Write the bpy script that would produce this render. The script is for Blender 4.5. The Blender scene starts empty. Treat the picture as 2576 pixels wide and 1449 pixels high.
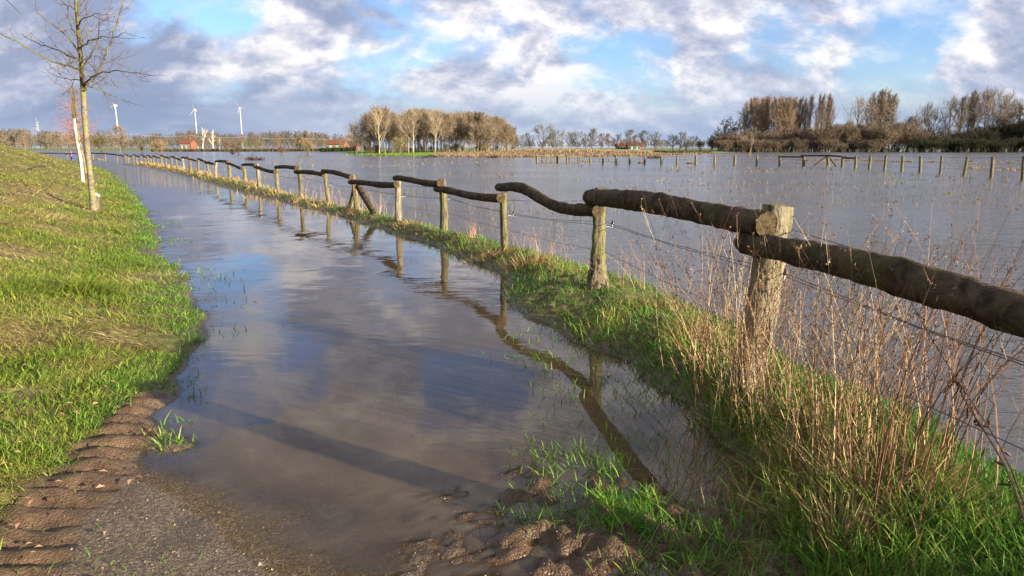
import bpy, math, random
import numpy as np
from mathutils import Vector, Matrix
R = math.radians
# ------------------------------------------------------------------ camera, sky, sun, exposure
H = 1.65
F = 1773.0; CX = 1288.0; CY = 724.5; HZ = 372.0
TH = math.atan((CY - HZ) / F)
sc = bpy.context.scene
C = bpy.context.scene.collection
cam = bpy.data.cameras.new("camera"); camo = bpy.data.objects.new("camera", cam); C.objects.link(camo)
cam.sensor_width = 36.0; cam.lens = F / 2576.0 * 36.0; cam.clip_start = 0.05; cam.clip_end = 20000
camo.location = (0, 0, H); camo.rotation_euler = (math.pi / 2 - TH, 0, 0)
sc.camera = camo
SUN_EL = R(12.5); SX, SY = 0.848, -0.530
SUNV = Vector((SX * math.cos(SUN_EL), SY * math.cos(SUN_EL), math.sin(SUN_EL))).normalized()
sl = bpy.data.lights.new("sun", 'SUN'); slo = bpy.data.objects.new("sun", sl); C.objects.link(slo)
sl.energy = 5.0; sl.angle = R(0.55); sl.color = (1.0, 0.87, 0.68)
slo.rotation_euler = SUNV.to_track_quat('Z', 'Y').to_euler(); slo.location = (30, -20, 20)
sc.view_settings.view_transform = 'Standard'; sc.view_settings.look = 'None'
sc.view_settings.gamma = 1.0; sc.view_settings.exposure = 1.65; sc.view_settings.use_curve_mapping = False
sc.cycles.max_bounces = 6; sc.cycles.transparent_max_bounces = 24
sc.cycles.diffuse_bounces = 2; sc.cycles.glossy_bounces = 3; sc.cycles.caustics_reflective = False; sc.cycles.caustics_refractive = False

class NT:
    """tiny node helper"""
    def __init__(s, tree): s.t = tree; s.n = tree.nodes; s.l = tree.links
    def new(s, ty, ins=None, **props):
        n = s.n.new(ty)
        for k, v in props.items(): setattr(n, k, v)
        if ins:
            for k, v in ins.items():
                sock = n.inputs[k]
                if isinstance(v, bpy.types.NodeSocket): s.l.new(v, sock)
                elif isinstance(v, bpy.types.Node): s.l.new(v.outputs[0], sock)
                else: sock.default_value = v
        return n
    def math(s, op, a, b=0.0, c=0.0, clamp=False):
        return s.new('ShaderNodeMath', {0: a, 1: b, 2: c}, operation=op, use_clamp=clamp).outputs[0]
    def vm(s, op, a, b=(0, 0, 0)):
        n = s.new('ShaderNodeVectorMath', {0: a, 1: b}, operation=op)
        return n.outputs['Value'] if op in ('DOT_PRODUCT', 'LENGTH') else n.outputs[0]
    def sstep(s, x, lo, hi, a=0.0, b=1.0):
        return s.new('ShaderNodeMapRange', {0: x, 1: lo, 2: hi, 3: a, 4: b}, interpolation_type='SMOOTHSTEP').outputs[0]
    def mix(s, f, a, b, bt='MIX'):
        n = s.n.new('ShaderNodeMix'); n.data_type = 'RGBA'; n.blend_type = bt; n.clamp_factor = True
        for i, v in ((0, f), (6, a), (7, b)):
            if isinstance(v, bpy.types.NodeSocket): s.l.new(v, n.inputs[i])
            else: n.inputs[i].default_value = v if i == 0 else (tuple(v) + (1,) if len(v) == 3 else v)
        return n.outputs[2]
    def noise(s, vec, scale, detail=4, rough=0.55, dist=0.0, out=0):
        n = s.new('ShaderNodeTexNoise', {'Scale': scale, 'Detail': detail, 'Roughness': rough, 'Distortion': dist})
        if vec is not None: s.l.new(vec, n.inputs['Vector'])
        return n.outputs[out]

def pixdir(px, py):
    a = (py - CY) / F; b = (px - CX) / F
    return Vector((b, math.cos(TH) - a * math.sin(TH), -math.sin(TH) - a * math.cos(TH))).normalized()
def refdir(px, py):
    d = pixdir(px, py); return Vector((d.x, d.y, -d.z))

world = bpy.data.worlds.new("World"); sc.world = world; world.use_nodes = True; world.cycles.sampling_method = 'MANUAL'; world.cycles.sample_map_resolution = 512
w = NT(world.node_tree); w.n.clear()
tc = w.new('ShaderNodeTexCoord')
D = w.vm('NORMALIZE', tc.outputs['Generated'])
sep = w.new('ShaderNodeSeparateXYZ', {0: D})
dz = w.math('MAXIMUM', sep.outputs[2], 0.0)
zc = w.math('ADD', dz, 0.75)
P = w.new('ShaderNodeCombineXYZ', {0: w.math('DIVIDE', sep.outputs[0], zc), 1: w.math('DIVIDE', sep.outputs[1], zc), 2: 0.0}).outputs[0]
rot = w.new('ShaderNodeMapping', {0: P, 'Rotation': (0, 0, R(-24)), 'Scale': (0.97, 1.38, 1.0), 'Location': (3.3, 1.7, 0.0)}).outputs[0]
off = w.vm('ADD', rot, (0.012, 0.026, 0.0))
n1 = w.noise(rot, 7.2, 9, 0.60, 0.15)
n1b = w.noise(off, 7.2, 9, 0.60, 0.15)
n2 = w.noise(rot, 2.2, 3, 0.5, 0.0)
n3 = w.noise(w.new('ShaderNodeMapping', {0: D, 'Scale': (1, 1, 2)}).outputs[0], 7.0, 6, 0.6, 0.3)
shade = w.math('ADD', w.math('MULTIPLY', w.math('SUBTRACT', n1, n1b), 4.0), 0.45)
cover = w.math('ADD', w.math('ADD', w.math('MULTIPLY', n1, 0.75), w.math('MULTIPLY', n2, 0.34)), 0.125)
def blobs(lst, f=1.0):
    acc = None
    for (d, rad, amp) in lst:
        rad = rad * f
        dt = w.vm('DOT_PRODUCT', D, tuple(d))
        dt = w.math('ADD', dt, w.math('MULTIPLY', w.math('SUBTRACT', n3, 0.5), 3.0 * (1 - math.cos(R(rad)))))
        v = w.sstep(dt, math.cos(R(rad)), math.cos(R(rad * 0.25)), 0.0, amp)
        acc = v if acc is None else w.math('ADD', acc, v)
    return acc
holes = blobs([(pixdir(330, 10), 4, .8), (pixdir(960, 110), 5.5, .55), (pixdir(1480, 130), 5, .75), (pixdir(1600, 180), 5, .85), (pixdir(2260, 45), 7, .95),
               (pixdir(1990, 90), 4.5, .7), (pixdir(2250, 265), 6, .6), (pixdir(590, -10), 4, .6), (pixdir(1830, 195), 3.5, .5), (pixdir(1000, -30), 6, .5),
               (pixdir(1180, 235), 2.5, .25), (refdir(560, 740), 4.5, .75), (refdir(640, 760), 4, .7), (refdir(700, 930), 6, 1.0), (refdir(500, 1000), 7, 1.0), (refdir(1200, 1020), 6, .9),
               (refdir(1050, 640), 4, .6), (refdir(300, 1100), 9, 1.0)], 0.85)
dark = blobs([(pixdir(430, 80), 4.5, .5), (pixdir(650, 215), 8, .45), (pixdir(420, 255), 9, .5), (pixdir(60, 260), 9, .6), (pixdir(2200, 210), 6, .4),
              (pixdir(1640, 90), 4, .45), (pixdir(1100, 10), 5, .3), (pixdir(1200, 150), 5, .25), (refdir(760, 860), 4, .5), (refdir(900, 760), 7, .35),
              (refdir(460, 560), 10, .25), (refdir(1150, 860), 7, .35), (pixdir(2500, 30), 5, .35), (pixdir(1750, 60), 5, .3)])
bright = blobs([(pixdir(620, 100), 6, .5), (pixdir(500, 150), 5, .4), (pixdir(760, 130), 5, .3), (pixdir(60, 160), 5, .35), (pixdir(1080, 30), 4, .35), (pixdir(1720, 20), 7, .5),
                (pixdir(2200, 110), 6, .4), (pixdir(2420, 60), 5, .5), (pixdir(1200, 190), 6, .35), (refdir(640, 930), 4, .45), (refdir(640, 860), 4, .3), (pixdir(1380, 60), 6, .3), (pixdir(1450, 230), 6, .3)])
cover = w.math('SUBTRACT', cover, w.math('MULTIPLY', w.math('MINIMUM', holes, 1.0), 0.22))
dens = w.sstep(cover, 0.36, 0.64)
shade = w.math('SUBTRACT', w.math('ADD', shade, bright), w.math('MULTIPLY', dark, w.math('ADD', w.math('MULTIPLY', n3, 1.4), -0.15)))
thick = w.sstep(cover, 0.56, 0.86)
shade = w.math('SUBTRACT', shade, w.math('MULTIPLY', thick, 0.34))
shade = w.math('ADD', shade, w.sstep(sep.outputs[2], 0.16, 0.40, 0.0, 0.16))
shade = w.math('MINIMUM', w.math('MAXIMUM', shade, 0.0), 1.0)
ccol = w.new('ShaderNodeValToRGB', {0: shade})
cr = ccol.color_ramp; cr.interpolation = 'B_SPLINE'
cr.elements[0].position = 0.0; cr.elements[0].color = (0.15, 0.185, 0.275, 1)
cr.elements[1].position = 1.0; cr.elements[1].color = (0.58, 0.555, 0.54, 1)
e = cr.elements.new(0.35); e.color = (0.25, 0.272, 0.35, 1)
e = cr.elements.new(0.65); e.color = (0.35, 0.355, 0.41, 1)
# low clouds, seen through a lot of air, are layered and blue grey
lowf = w.sstep(sep.outputs[2], 0.0, 0.13, 1.0, 0.0)
sky = w.new('ShaderNodeTexSky', sky_type='NISHITA', sun_disc=False)
sky.sun_elevation = SUN_EL; sky.sun_rotation = math.atan2(SX, SY); sky.air_density = 1.0; sky.dust_density = 0.6; sky.ozone_density = 2.0
SKS = 0.072
skyc = w.mix(1.0, sky.outputs[0], (0.74, 0.86, 1.18), 'MULTIPLY')
lay = w.noise(w.new('ShaderNodeMapping', {0: D, 'Scale': (6, 6, 22)}).outputs[0], 1.0, 5, 0.5, 0.15)
lowc = w.mix(w.sstep(lay, 0.36, 0.66), (0.125, 0.17, 0.265), (0.25, 0.29, 0.37))
azr = w.sstep(sep.outputs[0], -0.45, 0.35)
lowc = w.mix(azr, lowc, w.mix(w.sstep(lay, 0.36, 0.66), (0.20, 0.26, 0.36), (0.34, 0.38, 0.45)))
cloudc = w.mix(w.math('MULTIPLY', lowf, 0.72), ccol.outputs[0], lowc)
cl10 = w.mix(1.0, cloudc, (0.66 / SKS,) * 3, 'MULTIPLY')
dens2 = w.math('MAXIMUM', dens, w.math('MULTIPLY', w.sstep(sep.outputs[2], 0.02, 0.11, 1.0, 0.0), 0.92))
fin = w.mix(dens2, skyc, cl10)
bg = w.new('ShaderNodeBackground', {'Color': fin, 'Strength': SKS})
wo = w.new('ShaderNodeOutputWorld', {'Surface': bg.outputs[0]})

# ------------------------------------------------------------------ helpers
def G(px, py, z=0.0):
    a = (py - CY) / F
    dy = math.cos(TH) - a * math.sin(TH); dzz = -math.sin(TH) - a * math.cos(TH)
    t = (z - H) / dzz
    return np.array([(px - CX) / F * t, dy * t])
def W(px, py, Y):
    a = (py - CY) / F
    dy = math.cos(TH) - a * math.sin(TH); dzz = -math.sin(TH) - a * math.cos(TH)
    t = Y / dy
    return np.array([(px - CX) / F * t, Y, H + dzz * t])
rng = np.random.default_rng(7)
_perm = np.random.default_rng(3).random((256, 256))
def vnoise(x, y):
    xi = np.floor(x).astype(int); yi = np.floor(y).astype(int); fx = x - xi; fy = y - yi
    fx = fx * fx * (3 - 2 * fx); fy = fy * fy * (3 - 2 * fy)
    a = _perm[xi & 255, yi & 255]; b = _perm[(xi + 1) & 255, yi & 255]; c = _perm[xi & 255, (yi + 1) & 255]; d = _perm[(xi + 1) & 255, (yi + 1) & 255]
    return (a * (1 - fx) + b * fx) * (1 - fy) + (c * (1 - fx) + d * fx) * fy - 0.5
def fbm(x, y, s=1.0, o=4):
    r = 0; a = 1.0
    for k in range(o):
        r = r + a * vnoise(x * s + 17.3 * k, y * s + 9.1 * k); s *= 2.03; a *= 0.5
    return r
def tag(o, label=None, cat=None, group=None, kind=None):
    if label: o['label'] = label
    if cat: o['category'] = cat
    if group: o['group'] = group
    if kind: o['kind'] = kind
    return o
def empty(name, loc, rz=0.0):
    o = bpy.data.objects.new(name, None); o.empty_display_size = 0.2; C.objects.link(o); o.location = loc; o.rotation_euler = (0, 0, rz); return o
def mk(name, V, quads=None, tris=None, mat=None, parent=None, col=None, smooth=False, attrs=None, fmat=None, link=True):
    """one mesh object from numpy arrays"""
    me = bpy.data.meshes.new(name)
    V = np.asarray(V, dtype=np.float32); me.vertices.add(len(V)); me.vertices.foreach_set('co', V.ravel())
    nq = 0 if quads is None else len(quads); nt = 0 if tris is None else len(tris)
    idx = []; 
    if nq: idx.append(np.asarray(quads, dtype=np.int32).ravel())
    if nt: idx.append(np.asarray(tris, dtype=np.int32).ravel())
    idx = np.concatenate(idx); me.loops.add(len(idx)); me.loops.foreach_set('vertex_index', idx)
    st = np.concatenate([np.arange(nq) * 4, nq * 4 + np.arange(nt) * 3]).astype(np.int32)
    me.polygons.add(nq + nt); me.polygons.foreach_set('loop_start', st)
    if smooth: me.polygons.foreach_set('use_smooth', np.ones(nq + nt, dtype=bool))
    else: me.polygons.foreach_set('use_smooth', np.zeros(nq + nt, dtype=bool))
    mats = mat if isinstance(mat, (list, tuple)) else [mat]
    for m in mats:
        if m: me.materials.append(m)
    if fmat is not None: me.polygons.foreach_set('material_index', np.asarray(fmat, dtype=np.int32))
    me.update(calc_edges=True)
    if col is not None:
        a = me.color_attributes.new('Col', 'FLOAT_COLOR', 'POINT')
        c4 = np.ones((len(V), 4), dtype=np.float32); c4[:, :3] = col; a.data.foreach_set('color', c4.ravel())
    if attrs:
        for k, v in attrs.items():
            a = me.attributes.new(k, 'FLOAT', 'POINT'); a.data.foreach_set('value', np.asarray(v, dtype=np.float32))
    if not link: return me
    o = bpy.data.objects.new(name, me); C.objects.link(o)
    if parent: o.parent = parent
    return o
class MB:
    """collects shapes into one mesh"""
    def __init__(s): s.V = []; s.Q = []; s.T = []; s.mq = []; s.mt = []; s.n = 0; s.C = []
    def add(s, V, Q=None, T=None, m=0, col=None):
        V = np.asarray(V, dtype=float); s.V.append(V)
        if Q is not None and len(Q): s.Q.append(np.asarray(Q) + s.n); s.mq.append(np.full(len(Q), m))
        if T is not None and len(T): s.T.append(np.asarray(T) + s.n); s.mt.append(np.full(len(T), m))
        s.C.append(np.tile(np.asarray(col if col is not None else (1, 1, 1), dtype=float), (len(V), 1))); s.n += len(V)
    def build(s, name, mat, parent=None, smooth=False, col=False, link=True):
        q = np.concatenate(s.Q) if s.Q else None; t = np.concatenate(s.T) if s.T else None
        fm = np.concatenate(s.mq + s.mt)
        return mk(name, np.concatenate(s.V), q, t, mat, parent, np.concatenate(s.C) if col else None, smooth, fmat=fm, link=link)
    def box(s, c, size, rz=0.0, m=0, tilt=None):
        x, y, z = np.array(size) / 2
        V = np.array([(a, b, d) for d in (-z, z) for a, b in ((-x, -y), (x, -y), (x, y), (-x, y))])
        if tilt is not None: V = V @ np.array(tilt).T
        cr_, sr = math.cos(rz), math.sin(rz)
        V = V @ np.array([[cr_, sr, 0], [-sr, cr_, 0], [0, 0, 1]]) + np.array(c)
        s.add(V, [(0, 3, 2, 1), (4, 5, 6, 7), (0, 1, 5, 4), (1, 2, 6, 5), (2, 3, 7, 6), (3, 0, 4, 7)], m=m)
    def tube(s, pts, rad, sides=8, m=0, capm=None, prof=None, dome=0.0, phase=0.0):
        pts = np.asarray(pts, float); n = len(pts); rad = np.broadcast_to(np.asarray(rad, float), (n,))
        d = np.gradient(pts, axis=0); d /= np.linalg.norm(d, axis=1)[:, None] + 1e-9
        up = np.array([0, 0, 1.0]) if abs(d[0][2]) < 0.9 else np.array([1.0, 0, 0])
        a = np.cross(d, up); a /= np.linalg.norm(a, axis=1)[:, None]; b = np.cross(d, a)
        th = np.arange(sides) / sides * 2 * math.pi + phase
        rr = rad[:, None] * (prof if prof is not None else 1.0) * np.ones((n, sides))
        V = pts[:, None, :] + rr[:, :, None] * (np.cos(th)[None, :, None] * a[:, None, :] + np.sin(th)[None, :, None] * b[:, None, :])
        V = V.reshape(-1, 3); i = np.arange(n - 1)[:, None] * sides + np.arange(sides)[None, :]; j = np.arange(n - 1)[:, None] * sides + (np.arange(sides)[None, :] + 1) % sides
        Q = np.stack([i, i + sides, j + sides, j], -1).reshape(-1, 4)
        s.add(V, Q, m=m)
        base = s.n - len(V); cm = m if capm is None else capm
        for e_, off_, sg in ((0, 0, 1), (n - 1, (n - 1) * sides, -1)):
            dm = dome if not isinstance(dome, tuple) else dome[0 if sg > 0 else 1]
            s.add(V[off_:off_ + sides], m=cm); rb_ = s.n - sides; s.add([V[off_:off_ + sides].mean(0) - sg * d[e_] * dm], m=cm); k = s.n - 1
            ring = rb_ + np.arange(sides); nx = rb_ + (np.arange(sides) + 1) % sides
            T = np.stack([np.full(sides, k), ring, nx] if sg > 0 else [np.full(sides, k), nx, ring], -1)
            s.T.append(T); s.mt.append(np.full(sides, cm))
def segs(P0, P1, R0, R1, sides=3):
    """prisms along many segments at once -> V, Q"""
    P0 = np.asarray(P0, float); P1 = np.asarray(P1, float); R0 = np.asarray(R0, float); R1 = np.asarray(R1, float)
    d = P1 - P0; d /= np.linalg.norm(d, axis=1)[:, None] + 1e-9
    up = np.tile([0.31, 0.2, 0.93], (len(d), 1)); a = np.cross(d, up); a /= np.linalg.norm(a, axis=1)[:, None] + 1e-9; b = np.cross(d, a)
    th = np.arange(sides) / sides * 2 * math.pi
    ring = np.cos(th)[None, :, None] * a[:, None, :] + np.sin(th)[None, :, None] * b[:, None, :]
    V = np.concatenate([P0[:, None, :] + R0[:, None, None] * ring, P1[:, None, :] + R1[:, None, None] * ring], 1).reshape(-1, 3)
    base = np.arange(len(d))[:, None] * 2 * sides; k = np.arange(sides)[None, :]; kn = (k + 1) % sides
    Q = np.stack([base + k, base + kn, base + sides + kn, base + sides + k], -1).reshape(-1, 4)
    return V, Q

# ------------------------------------------------------------------ materials
def newmat(name):
    m = bpy.data.materials.new(name); m.use_nodes = True; t = NT(m.node_tree); t.n.clear(); return m, t
def finish(t, bsdf): t.new('ShaderNodeOutputMaterial', {'Surface': bsdf})
def pbsdf(t, color, rough=0.8, normal=None, spec=0.3, **kw):
    ins = {'Base Color': color if not isinstance(color, tuple) else (color + (1,) if len(color) == 3 else color), 'Roughness': rough, 'Specular IOR Level': spec}
    if normal is not None: ins['Normal'] = normal
    ins.update(kw)
    return t.new('ShaderNodeBsdfPrincipled', ins).outputs[0]
def simple(name, c1, c2, scale=8, rough=0.8, bump=0.3, stretch=(1, 1, 1), spec=0.25, dist=0.01):
    m, t = newmat(name); co = t.new('ShaderNodeTexCoord').outputs['Object']
    mp = t.new('ShaderNodeMapping', {0: co, 'Scale': stretch}).outputs[0]
    n = t.noise(mp, scale, 6, 0.6)
    b = t.new('ShaderNodeBump', {'Strength': bump, 'Distance': dist, 'Height': n}).outputs[0]
    finish(t, pbsdf(t, t.mix(t.sstep(n, 0.3, 0.7), c1, c2), rough, b, spec)); return m
def bladesmat(name, transl=0.35, rough=0.55):
    m, t = newmat(name); a = t.new('ShaderNodeAttribute', attribute_name='Col').outputs['Color']
    p = pbsdf(t, a, rough, spec=0.25)
    tr = t.new('ShaderNodeBsdfTranslucent', {0: a}).outputs[0]
    finish(t, t.new('ShaderNodeMixShader', {0: transl, 1: p, 2: tr}).outputs[0]); return m
M_GRASS = bladesmat('grass_blade'); M_STEM = bladesmat('dry_stem', 0.12, 0.75); M_TWIGV = bladesmat('twig', 0.0, 0.8)
def mat_post(name, base, lichen, dark):
    m, t = newmat(name); co = t.new('ShaderNodeTexCoord').outputs['Object']
    inf = t.new('ShaderNodeObjectInfo').outputs['Random']
    co = t.vm('ADD', co, t.new('ShaderNodeCombineXYZ', {0: t.math('MULTIPLY', inf, 40)}).outputs[0])
    g = t.noise(t.new('ShaderNodeMapping', {0: co, 'Scale': (26, 26, 2.2)}).outputs[0], 1.6, 7, 0.65)
    bl = t.noise(co, 5, 5, 0.6); fine = t.noise(co, 60, 4, 0.6)
    c = t.mix(t.sstep(g, 0.40, 0.56), dark, base)
    c = t.mix(t.math('MULTIPLY', t.sstep(bl, 0.45, 0.60), 0.8), c, lichen)
    c = t.mix(t.math('MULTIPLY', t.sstep(fine, 0.5, 0.8), 0.35), c, (base[0] * 1.25, base[1] * 1.25, base[2] * 1.25))
    h = t.math('ADD', g, t.math('MULTIPLY', fine, 0.25))
    b = t.new('ShaderNodeBump', {'Strength': 1.0, 'Distance': 0.035, 'Height': h}).outputs[0]
    finish(t, pbsdf(t, c, 0.85, b, 0.15)); return m
M_POST = mat_post('weathered_post_wood', (0.215, 0.175, 0.115), (0.155, 0.16, 0.05), (0.038, 0.029, 0.019))
M_PALE = mat_post('split_pale_wood', (0.33, 0.28, 0.205), (0.21, 0.185, 0.11), (0.055, 0.040, 0.026))
def mat_log():
    m, t = newmat('dark_rail_bark'); co = t.new('ShaderNodeTexCoord').outputs['Object']
    n = t.noise(co, 9, 7, 0.65, 0.5); f = t.noise(co, 45, 5, 0.6); l = t.noise(co, 22, 5, 0.7); mo = t.noise(co, 3.5, 4, 0.6)
    c = t.mix(t.sstep(n, 0.35, 0.65), (0.028, 0.019, 0.012), (0.10, 0.070, 0.042))
    c = t.mix(t.math('MULTIPLY', t.sstep(mo, 0.48, 0.68), 0.6), c, (0.060, 0.068, 0.018))
    c = t.mix(t.math('MULTIPLY', t.sstep(l, 0.57, 0.68), 0.6), c, (0.20, 0.165, 0.115))
    h = t.math('ADD', n, t.math('MULTIPLY', f, 0.35))
    b = t.new('ShaderNodeBump', {'Strength': 0.9, 'Distance': 0.035, 'Height': h}).outputs[0]
    finish(t, pbsdf(t, c, 0.9, b, 0.12)); return m
M_LOG = mat_log()
def mat_end():
    m, t = newmat('sawn_log_end'); co = t.new('ShaderNodeTexCoord').outputs['Object']
    n = t.noise(co, 30, 6, 0.65)
    c = t.mix(t.sstep(n, 0.3, 0.7), (0.03, 0.021, 0.012), (0.095, 0.07, 0.038))
    b = t.new('ShaderNodeBump', {'Strength': 0.5, 'Distance': 0.01, 'Height': n}).outputs[0]
    finish(t, pbsdf(t, c, 0.9, b, 0.1)); return m
M_END = mat_end()
M_WIRE = simple('galvanised_wire', (0.05, 0.05, 0.05), (0.09, 0.085, 0.08), 40, 0.5, 0.1, spec=0.5)
M_BLACKP = simple('black_plastic', (0.015, 0.015, 0.018), (0.03, 0.03, 0.03), 20, 0.4, 0.05, spec=0.5)
M_WHITE = simple('white_coating', (0.7, 0.7, 0.7), (0.8, 0.8, 0.8), 20, 0.5, 0.05)
def mat_tint(name, rough=0.85):
    """bark of distant trees, tinted by each tree's own colour"""
    m, t = newmat(name); oi = t.new('ShaderNodeObjectInfo')
    co = t.new('ShaderNodeTexCoord').outputs['Object']; n = t.noise(co, 0.8, 4, 0.6)
    k = t.sstep(n, 0.25, 0.75, 0.72, 1.3)
    kk = t.new('ShaderNodeCombineXYZ', {0: k, 1: k, 2: k}).outputs[0]
    finish(t, pbsdf(t, t.mix(1.0, oi.outputs['Color'], kk, 'MULTIPLY'), rough, None, 0.1)); return m
M_TTRUNK = mat_tint('tree_bark'); M_TTWIG = mat_tint('tree_twigs')
# ------------------------------------------------------------------ fence line (world positions of the posts)
PB = [(1888,960),(1505,736),(1272,640),(1114,588),(1005,559),(902,530),(829,513),(758,502),(703,486),(653,472),(616,463),(579,457),(547,450),(525,443),(501,437),(481,433),(462,429),(445,425),(432,422),(420,420.5),(408.5,419),(398,417.5),(387.5,416.5),(380,415.5),(373,414.5),(365,413.5),(356,412),(344,410.5),(337,409.5),(323,407.8),(316,407),(295.5,405.4),(266,404)]
PT = [(1945,517),(1513,473),(1266,486),(1112,451),(1002,456),(888,438),(817,435),(750,417),(697,424),(647,412),(612,419),(575,403),(544,408),(519,403),(499,401),(477,394),(459,399),(443,393),(430,396),(418,390),(406,394),(395,392),(387,394),(378,396),(371.5,392),(364,393),(355,391),(343,391),(336,392),(321,389.5),(315,391),(294,389.5),(265,387)]
FP = []
for i, (px, py) in enumerate(PB):
    FP.append(G(px, py, 0.2 if i == 0 else 0.1))
FP = np.array(FP)
ds = np.hypot(FP[:, 0], FP[:, 1]); ii = np.arange(len(FP)); co_ = np.polyfit(ii[7:], np.log(ds[7:]), 4); sm = np.exp(np.polyval(co_, ii))
for i in range(9, len(FP)): FP[i] *= (sm[i] / ds[i])
FD = (FP[0] - FP[1]) / np.linalg.norm(FP[0] - FP[1])
FP0 = FP[0] + FD * 2.42                                   # the post just right of the frame
FENCE = np.vstack([FP0[None] + FD * 6.1, FP0[None] + FD * 3.05, FP0[None], FP])   # the first two only steer the terrain
FAREND = np.array([[-62.0, 93.0], [-75.0, 97.0], [-95.0, 103.0]])

# ------------------------------------------------------------------ terrain
def pts(l, z=0.0): return np.array([G(px, py, z) for px, py in l])
LW = np.vstack([[[-0.9, -6.0], [-1.15, 0.5], [-1.45, 2.0]], pts([(215,1330),(330,1215),(345,1140),(440,1095),(385,1050),(425,1000),(452,950),(480,900),(505,850),(512,790),(480,720),(455,680),(405,640),(402,600),(385,560),(372,530),(352,500),(325,470),(292,440),(264,427),(240,419),(205,408)]), [[-66, 97], [-85, 125], [-120, 160]]])
DIKE = np.vstack([LW, [[-200, 175], [-200, -6]]])
BLp = pts([(2100,1560),(2050,1449),(2000,1350),(1935,1240),(1800,1110),(1690,985),(1580,910),(1440,850),(1330,800),(1275,745),(1262,690),(1180,655),(1100,618),(1000,590),(930,565),(850,540),(760,520),(690,500)])
BRp = pts([(2750,1300),(2576,1215),(2438,1140),(2225,1040),(2145,985),(2020,925),(1900,850),(1800,800),(1700,755),(1560,700),(1440,672),(1330,640),(1290,628),(1150,592),(1060,570),(1000,556),(900,531),(800,510),(715,490)])
nrm = np.gradient(FP, axis=0); nrm = np.stack([-nrm[:, 1], nrm[:, 0]], 1); nrm /= np.linalg.norm(nrm, axis=1)[:, None]
BL2 = FP[9:28] + nrm[9:28] * 0.75; BR2 = FP[9:28] - nrm[9:28] * 0.55
BANK = np.vstack([[[0.95, -6.0], [0.95, 1.2]], BLp, BL2, BR2[::-1], BRp[::-1], [[5.2, -6.0]]])
FARW = np.vstack([pts([(-900,378.8),(0,379),(250,379.6),(560,381),(800,381.5),(868,384),(878,390),(950,391),(1100,394),(1290,396),(1450,395),(1640,392),(1760,388),(1860,383),(2000,380.5),(2300,380),(2576,380),(3400,380)]), [[6000, 100], [6000, 6000], [-6000, 6000], [-6000, 400]]])
def sd(x, y, poly):
    """signed distance to a polygon, positive inside"""
    best = np.full(x.shape, 1e12); ins = np.zeros(x.shape, bool); n = len(poly)
    for i in range(n):
        ax, ay = poly[i]; bx, by = poly[(i + 1) % n]; ex, ey = bx - ax, by - ay
        t = np.clip(((x - ax) * ex + (y - ay) * ey) / (ex * ex + ey * ey + 1e-12), 0, 1)
        best = np.minimum(best, (x - ax - t * ex) ** 2 + (y - ay - t * ey) ** 2)
        c = ((ay > y) != (by > y)) & (x < (bx - ax) * (y - ay) / (by - ay + 1e-15) + ax); ins ^= c
    return np.where(ins, 1, -1) * np.sqrt(best)
MUDP = [(G(1480, 1290), 0.55, 0.075), (G(1620, 1330), 0.5, 0.07), (G(1380, 1180), 0.42, 0.045), (G(1700, 1420), 0.5, 0.09), (G(1420, 1420), 0.38, 0.055), (G(1545, 1190), 0.30, 0.045), (G(1850, 1440), 0.6, 0.10)]
SPITS = [(G(425, 1118), 0.08, 0.03)]
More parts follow.
